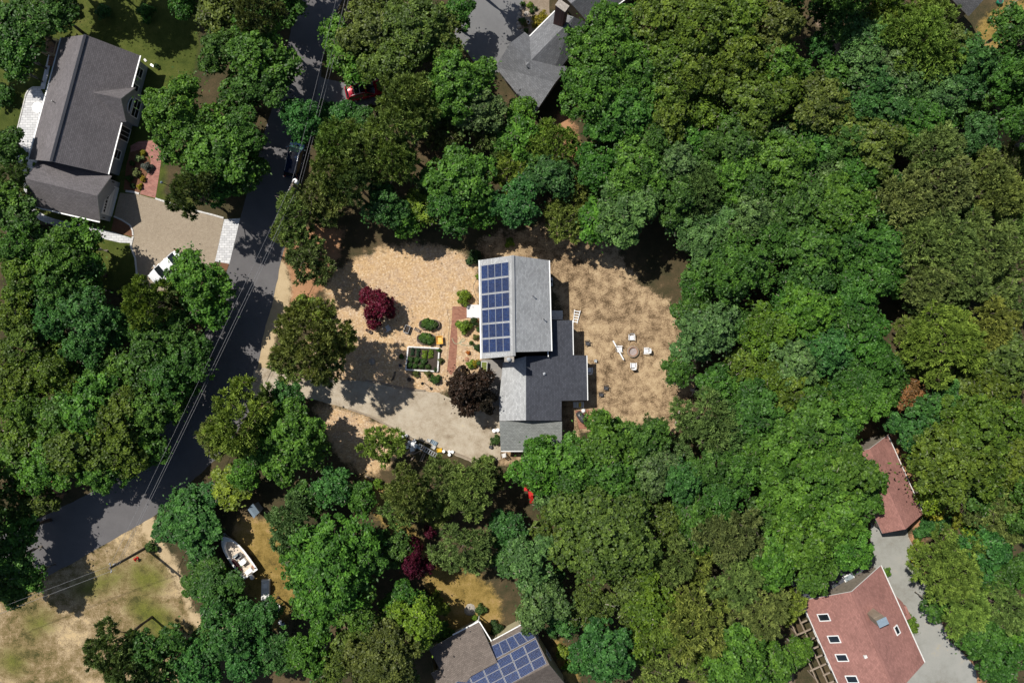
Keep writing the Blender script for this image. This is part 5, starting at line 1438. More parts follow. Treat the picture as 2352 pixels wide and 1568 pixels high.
# rubble beside the drive
def bucket(label, vx, vy, h=.38, r_=.18, mat=None, group="white buckets by the gravel drive"):
    t = thing("bucket", label, "bucket", at(vx, vy, h), 0, group)
    mb = MB(); mb.lathe([(r_ * .85, 0.005), (r_, h), (r_ * 1.08, h - .03)], 18); mb.build("pail", mat or M['white'], t)
    mb = MB(); mb.cyl((0, 0, h - .01), (0, 0, h + .02), r_ * 1.05, n=18); mb.build("lid", mat or M['white'], t)
bl = ["white bucket at the driveway end of the rubble, nearest the round conifer", "white bucket second from the round conifer", "white bucket just below the conifer end pair", "white bucket beside the white sheeting heap", "white bucket between the yellow crate and the timber edge", "white bucket next to the end of the timber edging", "white bucket pair member farther from the rubble heap", "white bucket lying lowest at the timber edging end"]
for l, (x, y) in zip(bl, ((933, 1000), (925, 1001.5), (940, 1015), (935, 1026.5), (1019, 1036), (1032, 1037), (1039, 1037.5), (1032, 1044))): bucket(l, x, y)
bucket("white pail against the house wall by the drive, house side", 1143, 987.5, .42, .22, None, "pails against the house wall"); bucket("white pail against the house wall by the drive, drive side", 1134.5, 988.8, .42, .22, None, "pails against the house wall")
def slabbox(name, label, vx, vy, d, rz, mat, cat, z=0.0, tilt=0.0, group=None):
    mb = MB(); mb.box((0, 0, d[2] / 2), d)
    mb.box((0, 0, d[2] + .004), (d[0] * .8, d[1] * .8, .012)); mb.box((d[0] * .3, 0, d[2] + .012), (d[0] * .06, d[1] * .5, .03))
    o = mb.build(name, mat); p = at(vx, vy); p.z = z; o.location = p; o.rotation_euler = (tilt, 0, rz); return tag(o, label, cat, group)
slabbox("foam_sheet", "crumpled white sheet on top of the rubble by the ladder end", 951.5, 1021, (.85, .55, .12), -.5, M['white'], "sheet", .45, .15)
slabbox("foam_sheet", "white sheet nearest the drive at the rubble heap", 952, 1013, (.5, .42, .1), .5, M['white'], "sheet", .35, -.2)
slabbox("foam_sheet", "white sheet lowest on the rubble heap toward the pines", 947.5, 1030, (.5, .5, .1), .2, M['white'], "sheet", .3, .1)
slabbox("metal_sheet", "pale blue grey metal sheet leaning at the ladder top", 961, 1024, (.7, .4, .03), -.7, M['bluegrey_tarp'], "sheet", .55, .3)
slabbox("window_sash", "small white sash on the heap beside the buckets", 939, 1019, (.45, .35, .06), .7, M['offwhite'], "window sash", .12, .1)
for l, x, y, sx, sy, rz, mt in (("yellow plastic crate on the drive edge beside the rubble", 1009.6, 1033, .62, .45, .1, 'yellow2'), ("blue grey tray lying on the drive above the ladder", 996.5, 1015.5, .85, .5, -.5, 'bluegrey_tarp'), ("small white tray touching the blue grey tray", 984.7, 1010.6, .45, .36, -.4, 'offwhite'), ("white divided tray between ladder and blue grey tray", 996, 1026, .5, .42, -.6, 'offwhite')):
    crate(l, x, y, sx, sy, .2, rz, M[mt], "tray" if "tray" in l else "crate", "tray" if "tray" in l else "crate")
rr = random.Random(4)
for k in range(16):
    x = 950 + rr.uniform(-12, 26); y = 1040 + rr.uniform(-11, 12)
    mb = MB(); L = rr.uniform(.5, 1.5); mb.box((0, 0, 0), (L, rr.uniform(.1, .18), rr.uniform(.04, .09))); mb.box((L * .3, 0, .04), (.06, .1, .03))
    o = mb.build("plank", M['oldwood'] if k % 3 else M['wood']); p = at(x, y); p.z = .06 + .05 * (k % 5); o.location = p; o.rotation_euler = (rr.uniform(-.1, .1), rr.uniform(-.1, .1), rr.uniform(.4, 1.3)); tag(o, "scrap board in the lumber heap below the extension ladder", "board", "scrap boards in the lumber heap")
for k in range(10):
    x = 935 + rr.uniform(-8, 22); y = 1022 + rr.uniform(-10, 16)
    mb = MB(); mb.box((0, 0, .09), (.4, .2, .18)); mb.box((0, 0, .185), (.25, .1, .02)); o = mb.build("concrete_block", M['stone'] if k % 2 else M['terracotta']); o.location = at(x, y) + Vector((0, 0, .05 * (k % 4))); o.rotation_euler = (.1 * (k % 3), .1, rr.uniform(0, 3)); tag(o, "dusty masonry block in the rubble among the white buckets", "block", "masonry blocks in the rubble")
def timber_edge(label, pts, w_=.2, h=.16, mat=None):
    q = [at(*p) for p in pts]; c = q[0]
    mb = MB()
    for a, b_ in zip(q, q[1:]): mb.bar(a - c + Vector((0, 0, h / 2)), b_ - c + Vector((0, 0, h / 2)), w_, h)
    o = mb.build("timber_edging", mat or M['timber']); o.location = c; tag(o, label, "edging", "landscape timbers along the gravel drive")
timber_edge("timber edging along the upper side of the gravel drive", [(840, 873), (880, 880), (913, 888), (950, 894), (976, 896.5)])
timber_edge("short pale timber at the far end of the rubble", [(1043, 1039.5), (1065, 1048), (1087.5, 1058)], .26, .2, M['wood_grey'] if 'wood_grey' in M else M['timber'])
timber_edge("timber edging along the lower side of the drive above the conifer", [(800, 938), (850, 955), (880, 971), (901, 982), (930, 999), (957, 1014)])
timber_edge("grey rail lying on the ground left of the olive pines", [(839, 1092), (864, 1104)])
pot("black kettle pot on the drive near the shed roof", 1127, 1026, .22, .4, M['black'], M['charcoal'], "pot", None, "kettle")

# fallen log
t = thing("fallen_log", "bleached fallen trunk at the far edge of the rear yard", "log", at(1612, 903))
mb = MB(); mb.tube([(-1.45, .45, .22), (-.6, .2, .25), (.3, -.05, .24), (1.2, -.3, .2), (2.0, -.75, .16)], [.16, .24, .27, .2, .1], 10); mb.build("trunk", M['palebark'], t)
mb = MB(); mb.tube([(-1.1, .3, .3), (-.9, .8, .5), (-.6, 1.5, .6)], [.09, .06, .03], 6); mb.tube([(-1.0, .3, .3), (-1.3, -.1, .5), (-1.5, -.4, .4)], [.08, .05, .03], 6); mb.build("branch", M['palebark'], t)
ladder("fence_rail", "thin pale pole leaning in the grass by the fallen trunk", at(1550, 975) + Vector((0, 0, .1)), at(1560, 940) + Vector((0, 0, .4)), .08, .08, 2, M['palebark'], "pole")

# hydrant
t = thing("fire_hydrant", "red fire hydrant on the grassy corner", "hydrant", at(311, 1283.5, .5))
mb = MB(); mb.lathe([(.2, 0), (.2, .06), (.13, .08), (.13, .55), (.17, .57), (.16, .66), (.08, .76), (.04, .82)], 14); mb.build("barrel", M['red'], t)
for s_ in (-1, 1):
    mb = MB(); mb.cyl((0, 0, .45), (s_ * .28, 0, .45), .075, n=10); mb.build("nozzle", M['red'], t)
mb = MB(); mb.cyl((0, 0, .42), (0, -.28, .42), .09, n=10); mb.build("nozzle", M['red'], t)
# things near the boat
t = thing("cabinet", "long white two door cabinet lying on the grass below the boat", "cabinet", at(610, 1354.5, .3), math.radians(-1))
mb = MB(); mb.box((0, 0, .2), (.98, 2.55, .4)); mb.build("case", M['offwhite'], t)
for y, L in ((.68, 1.1), (-.6, 1.25)):
    mb = MB(); mb.box((0, y, .42), (.92, L, .04)); mb.build("door", M['offwhite'], t)
mb = MB(); mb.box((0, .55, .45), (.42, .5, .03)); mb.build("handle_panel", M['white'], t)
t = thing("round_table", "round glass table with white spokes beside the long cabinet", "table", at(608.3, 1391.5, .7))
mb = MB(); n = 28; mb.tube([(.6 * math.cos(2 * math.pi * k / n), .6 * math.sin(2 * math.pi * k / n), .72) for k in range(n + 1)], .03)
for k in range(6): mb.bar((0, 0, .71), (.6 * math.cos(k * math.pi / 3), .6 * math.sin(k * math.pi / 3), .71), .035, .03)
mb.build("rim", M['white'], t)
mb = MB(); mb.cyl((0, 0, .725), (0, 0, .735), .585, n=28); mb.build("top", M['paleglass'], t)
for k in range(4):
    mb = MB(); mb.tube([(.2 * math.cos(k * 1.57 + .4), .2 * math.sin(k * 1.57 + .4), .7), (.45 * math.cos(k * 1.57 + .4), .45 * math.sin(k * 1.57 + .4), 0)], .022); mb.build("leg", M['white'], t)
bucket("white bucket among clutter below the glass table", 643, 1428, .4, .22, None, None); slabbox("storage_bin", "white and blue bin in the clutter below the glass table", 650, 1433, (.5, .4, .3), .4, M['bluegrey_tarp'], "bin")
# patio things
t = thing("patio_table", "bright white round table on the pale patio", "table", at(86, 247, .75))
mb = MB(); mb.cyl((0, 0, .72), (0, 0, .76), .64, n=36); mb.build("top", M['white'], t)
mb = MB(); mb.cyl((0, 0, 0), (0, 0, .72), .06, n=10); mb.cyl((0, 0, 0), (0, 0, .04), .3, n=20); mb.build("pedestal", M['white'], t)
t = thing("kettle_grill", "round black kettle grill at the shaded end of the patio", "grill", at(39, 337, .8))
mb = MB(); mb.lathe([(.05, .5), (.35, .58), (.44, .75), (.36, .95), (.06, 1.05)], 22); mb.build("bowl", M['black'], t)
for k in range(3):
    mb = MB(); mb.tube([(.2 * math.cos(k * 2.09), .2 * math.sin(k * 2.09), .6), (.38 * math.cos(k * 2.09), .38 * math.sin(k * 2.09), 0)], .02); mb.build("leg", M['charcoal'], t)
mb = MB(); mb.tube([(-.12, 0, 1.03), (-.1, 0, 1.1), (.1, 0, 1.1), (.12, 0, 1.03)], .015); mb.build("handle", M['oldwood'], t)
slabbox("splash_block", "white splash block by the upper corner of the brown house", 350, 151, (.5, .25, .08), -.6, M['white'], "splash block")
slabbox("splash_block", "pale splash block touching the brown house corner wall", 334, 139, (.4, .25, .08), -.9, M['offwhite'], "splash block")
pot("orange flower pot in the rock garden", 1207.5, 52.5, .22, .35, M['yellow'])
pot("white flower pot in the rock garden", 1213.5, 51.5, .22, .35, M['white'])
t = thing("air_conditioner", "grey air conditioner unit against the sunny rear house wall", "air conditioner", at(1265.5, 647, .8))
mb = MB(); mb.box((0, 0, .4), (.42, 1.0, .8)); mb.build("case", M['offwhite'], t)
mb = MB(); mb.cyl((0, 0, .8), (0, 0, .82), .18, n=16); mb.build("fan_grille", M['charcoal'], t)
pot("green plastic bin on the lawn beside the cut grey roof", 2296, 4, .35, .6, plain("green_plastic", (0.01, 0.22, 0.12), 0.5), M['charcoal'], "bin", None, "garden_bin")
# play set glimpsed under the oak
t = thing("play_slide", "bright red plastic slide glimpsed through the oak leaves", "slide", at(1213, 1118, 2.2))
mb = MB(); mb.box((0, 0, 2.2), (.95, .9, .08)); mb.box((.3, -.7, 1.9), (.5, .9, .07), .3); mb.build("canopy", M['red'], t)
for x, y in ((-.45, -.4), (.45, -.4), (-.45, .4), (.45, .4)): mb = MB(); mb.box((x, y, 1.1), (.08, .08, 2.2)); mb.build("post", M['oldwood'], t)
mb = MB(); mb.bar((.2, -.5, 1.3), (.5, -2.3, .15), .5, .08); mb.build("chute", M['red'], t)
# low timber walls right of the gravel drive
for l, p0, p1 in (("low dark timber wall in shrubs right of the red garage", (2155, 1210), (2192, 1249)), ("short dark timber wall farthest right of the red garage", (2205, 1174), (2214, 1209))):
    a = at(*p0); b_ = at(*p1); c = (a + b_) / 2
    t = thing("retaining_wall", l, "wall", c)
    mb = MB(); d = (b_ - a)
    for k in range(4): mb.bar(a - c + Vector((0, 0, .1 + .2 * k)), b_ - c + Vector((0, 0, .1 + .2 * k)), .26 - .012 * k, .19)
    mb.build("timber", M['oldwood'], t)
    for k in range(4): mb = MB(); q = (a - c).lerp(b_ - c, k / 3); mb.box((q.x, q.y, .5), (.34, .14, 1.0), math.atan2(d.y, d.x) + math.pi / 2); mb.build("post", M['oldwood'], t)
# ------------------------------------------------------------------ trees and plants
def unit(v): return v / np.maximum(np.linalg.norm(v, axis=1, keepdims=True), 1e-9)

def dome_layout(R, rs, pine=False, flat=.62):
    """sub-domes of a crown: (x, y, z, radius); z relative to the crown's base"""
    D = [(rs.normal(0, .08) * R, rs.normal(0, .08) * R, R * flat * .75, R * .50)]
    n1 = max(5, int(round(R * 1.5)))
    t0 = rs.uniform(0, 6.28)
    for k in range(n1):
        t = t0 + 2 * math.pi * (k + rs.uniform(-.4, .4)) / n1
        q = rs.uniform(.45, .88) * R
        D.append((math.cos(t) * q, math.sin(t) * q, R * flat * rs.uniform(.10, .66), R * rs.uniform(.20, .40)))
    for k in range(int(n1 * .7)):
        t = rs.uniform(0, 6.28); q = rs.uniform(.25, .5) * R
        D.append((math.cos(t) * q, math.sin(t) * q, R * flat * rs.uniform(.6, .95), R * rs.uniform(.25, .36)))
    return D

def crown_points(D, spacing, rs, jit=.42, zmin=-.25):
    pts = []; nrm = []
    for i, (x, y, z, r) in enumerate(D):
        n = max(8, int(4 * math.pi * r * r * .62 / spacing ** 2))
        k = np.arange(n) + .5
        ph = np.arccos(1 - (1 - zmin) * k / n); th = math.pi * (1 + 5 ** .5) * k + rs.uniform(0, 6)
        d = np.stack([np.cos(th) * np.sin(ph), np.sin(th) * np.sin(ph), np.cos(ph)], 1)
        d = unit(d + rs.normal(0, .18, d.shape))
        p = np.array([x, y, z]) + d * r * (1 + rs.normal(0, jit * .5, (n, 1))) * np.array([1, 1, .85])
        keep = np.ones(n, bool)
        for j, (a, b_, c, q) in enumerate(D):
            if j != i: keep &= np.linalg.norm(p - np.array([a, b_, c]), axis=1) > q * .74
        keep &= rs.uniform(0, 1, n) > .12
        pts.append(p[keep]); nrm.append(d[keep])
    return np.concatenate(pts), np.concatenate(nrm)

def leaf_mesh(name, pos, nor, tint, L, W, mat, rs, up=.55, rnd=.75, out=.4):
    n = len(pos)
    N_ = unit(nor * out + np.array([0, 0, up]) + rs.normal(0, rnd, (n, 3)) * .6)
    T = unit(np.cross(N_, rs.normal(0, 1, (n, 3))))
    B_ = np.cross(N_, T)
    l = L * rs.uniform(.7, 1.25, (n, 1)); w = W * rs.uniform(.7, 1.25, (n, 1))
    dr = np.array([0, 0, -1.0]) * l * .12
    v = np.stack([pos - T * l * .5, pos - B_ * w * .5 + T * l * .06 , pos + T * l * .5 + dr, pos + B_ * w * .5 + T * l * .06], 1).reshape(-1, 3)
    q = np.arange(4 * n).reshape(n, 4)
    me = bpy.data.meshes.new(name)
    fast_mesh(me, v, q)
    a = me.attributes.new("tint", 'FLOAT', 'FACE'); a.data.foreach_set("value", tint.astype(np.float32))
    me.materials.append(mat)
    return me

def needle_mesh(name, pos, dirs, tint, L, W, mat, rs):
    n = len(pos)
    T = unit(dirs); B_ = unit(np.cross(T, rs.normal(0, 1, (n, 3))))
    l = L * rs.uniform(.6, 1.3, (n, 1)); w = W * rs.uniform(.8, 1.2, (n, 1))
    v = np.stack([pos - B_ * w * .5, pos + B_ * w * .5, pos + T * l + B_ * w * .3, pos + T * l - B_ * w * .3], 1).reshape(-1, 3)
    me = bpy.data.meshes.new(name)
    fast_mesh(me, v, np.arange(4 * n).reshape(n, 4))
    a = me.attributes.new("tint", 'FLOAT', 'FACE'); a.data.foreach_set("value", tint.astype(np.float32))
    me.materials.append(mat)
    return me

def trunk_mesh(name, D, base, r0, mat, rs, twigs=0, tops=None):
    mb = MB()
    fork = base * .62
    mb.tube([(0, 0, -.3), (rs.normal(0, .08), rs.normal(0, .08), fork * .5), (0, 0, fork), (D[0][0] * .6, D[0][1] * .6, base + D[0][2] * .9)], [r0 * 1.25, r0, r0 * .85, r0 * .25], 8)
    for x, y, z, r in D[1:]:
        a = Vector((0, 0, fork * rs.uniform(.7, 1.15))); b_ = Vector((x, y, base + z))
        m = a.lerp(b_, .5) + Vector((rs.normal(0, .15), rs.normal(0, .15), .25))
        mb.tube([a, m, b_], [r0 * .42, r0 * .28, r0 * .10], 5)
        for k in range(2):
            e = b_ + Vector((rs.normal(0, .55), rs.normal(0, .55), rs.uniform(.2, .8))) * r
            mb.tube([m.lerp(b_, .6), e], [r0 * .13, r0 * .04], 4)
    if twigs and tops is not None and len(tops):
        for k in range(twigs):
            p = Vector(tops[rs.integers(len(tops))]) + Vector((0, 0, base)); d = Vector((rs.normal(0, 1), rs.normal(0, 1), rs.uniform(.0, .7))).normalized()
            mb.tube([p - d * .5 - Vector((0, 0, .2)), p + d * .1, p + d * .55 + Vector((0, 0, .12))], [.035, .028, .014], 4)
    me_o = mb.build(name, mat)
    me = me_o.data
    bpy.data.objects.remove(me_o)
    return me

TPL = {}
def make_broad(key, R, base, seed, L, W, spacing, per, flat=.62, twigs=10, r0=None, clump=.5, zmin=-.25, fine=0.0):
    rs = np.random.default_rng(seed)
    D = dome_layout(R, rs, flat=flat)
    c, d = crown_points(D, spacing, rs, zmin=zmin)
    n = len(c)
    ct = rs.uniform(0, 1, n)
    idx = np.repeat(np.arange(n), (per * rs.uniform(.55, 1.45, n)).astype(int))
    m = len(idx)
    o = unit(rs.normal(0, 1, (m, 3))) * (rs.uniform(0, 1, (m, 1)) ** .45) * clump * rs.uniform(.7, 1.3, n)[idx][:, None]
    o[:, 2] *= .55
    dd = d[idx]
    flatn = dd * np.sum(o * dd, 1, keepdims=True)
    o = o - flatn * .35
    pos = c[idx] + o
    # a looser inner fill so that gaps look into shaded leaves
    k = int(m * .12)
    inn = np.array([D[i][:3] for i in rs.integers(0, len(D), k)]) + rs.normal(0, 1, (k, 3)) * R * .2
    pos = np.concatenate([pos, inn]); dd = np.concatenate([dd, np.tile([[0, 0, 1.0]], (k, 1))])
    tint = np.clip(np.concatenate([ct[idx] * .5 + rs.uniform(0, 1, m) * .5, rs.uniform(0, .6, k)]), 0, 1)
    g_ = R / np.percentile(np.hypot(pos[:, 0], pos[:, 1]), 97)
    pos[:, :2] *= g_; c[:, :2] *= g_; D = [(a * g_, b_ * g_, e, f) for a, b_, e, f in D]
    pos[:, 2] += base
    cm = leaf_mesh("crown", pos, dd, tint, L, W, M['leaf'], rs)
    tops = c[d[:, 2] > .3]
    tm = trunk_mesh("trunk", D, base, r0 or (.07 + R * .045), M['bark'] if seed % 2 else M['palebark'], rs, twigs, tops)
    TPL[key] = (cm, tm, R, base + R * flat * 1.0)

def make_pine(key, R, base, seed, spacing=.42, per=24, L=.36, W=.10, flat=.6, twigs=14, zmin=-.2, cone=False):
    rs = np.random.default_rng(seed)
    D = dome_layout(R, rs, flat=flat)
    if cone:
        D = []
        for k in range(16):
            h = k / 15; t = k * 2.4; q = R * .72 * (1 - h) ** .8
            D.append((math.cos(t) * q, math.sin(t) * q, R * flat * (.1 + 1.5 * h), R * (.36 - .14 * h)))
    c, d = crown_points(D, spacing, rs, .32, zmin)
    n = len(c)
    ct = rs.uniform(0, 1, n)
    idx = np.repeat(np.arange(n), per); m = len(idx)
    ax = unit(d * .7 + np.array([0, 0, .5]))[idx]
    dirs = unit(ax + rs.normal(0, .62, (m, 3)))
    pos = c[idx] + rs.normal(0, .05, (m, 3)) - ax * L * .3
    tint = np.clip(ct[idx] * .6 + rs.uniform(0, .4, m), 0, 1)
    g_ = R / np.percentile(np.hypot(pos[:, 0], pos[:, 1]), 97)
    pos[:, :2] *= g_; c[:, :2] *= g_; D = [(a * g_, b_ * g_, e, f) for a, b_, e, f in D]
    pos[:, 2] += base
    cm = needle_mesh("crown", pos, dirs, tint, L, W, M['needle'], rs)
    tm = trunk_mesh("trunk", D, base, .06 + R * .04, M['bark'], rs, twigs, c[d[:, 2] > .2])
    TPL[key] = (cm, tm, R, base + R * flat)

for s in range(3):
    make_broad(f"oakL{s}", 4.6, 7.6, 31 + s, .33, .20, .66, 58, flat=.60, twigs=14)
    make_broad(f"oakM{s}", 3.3, 6.6, 41 + s, .31, .19, .62, 54, flat=.66, twigs=10, clump=.46)
for s in range(2):
    make_broad(f"oakS{s}", 2.1, 4.4, 51 + s, .29, .18, .48, 44, flat=.75, twigs=6, clump=.40)
    make_broad(f"shrub{s}", 1.0, .35, 61 + s, .17, .105, .27, 34, flat=.85, twigs=0, r0=.05, clump=.22, zmin=-.6)
    make_pine(f"pineL{s}", 4.4, 7.4, 71 + s, .44, 34)
    make_pine(f"pineM{s}", 3.2, 6.6, 81 + s, .40, 34)
make_pine("pineS0", 2.0, 4.0, 91, .34, 30, .30, .08)
make_pine("coneM0", 2.3, .9, 95, .28, 28, .26, .07, flat=1.0, cone=True)
make_broad("fineL0", 4.6, 7.4, 101, .25, .15, .42, 34, flat=.5, twigs=5, clump=.32)
make_broad("fineM0", 3.2, 6.4, 102, .25, .15, .42, 34, flat=.52, twigs=5, clump=.32)
make_broad("maple0", 2.3, 1.3, 111, .20, .12, .34, 36, flat=.75, twigs=4, clump=.30)
make_broad("sprig0", .42, .03, 121, .15, .085, .16, 20, flat=.9, twigs=0, r0=.02, clump=.13, zmin=-.4)
make_broad("sprig1", .42, .03, 122, .20, .13, .20, 14, flat=.5, twigs=0, r0=.02, clump=.15, zmin=-.2)

# type: (template family, base colour, colour word, kind word, category)
TYPES = {
 'O': ('oak', (0.048, 0.124, 0.018), "deep green", "oak"),
 'B': ('oak', (0.066, 0.158, 0.018), "bright green", "oak"),
 'Y': ('oak', (0.080, 0.138, 0.015), "yellow green", "oak"),
 'C': ('fine', (0.082, 0.128, 0.020), "olive green", "oak"),
 'K': ('oak', (0.082, 0.124, 0.022), "brownish olive", "oak"),
 'L': ('oak', (0.080, 0.156, 0.042), "highlight-paled green", "oak"),  # paleness of leaf highlights is painted into this base colour
 'T': ('oak', (0.042, 0.126, 0.026), "bluish green", "tree"),
 'G': ('pine', (0.105, 0.190, 0.055), "soft grey green", "conifer"),
 'P': ('pine', (0.140, 0.200, 0.052), "olive", "pine"),
 'Q': ('pine', (0.150, 0.212, 0.040), "yellowish olive", "pine"),
 'D': ('pine', (0.100, 0.150, 0.045), "dark olive", "pine"),
 'N': ('oak', (0.190, 0.115, 0.035), "orange brown", "tree"),
 'X': ('oak', (0.130, 0.205, 0.018), "lime green", "tree"),
}
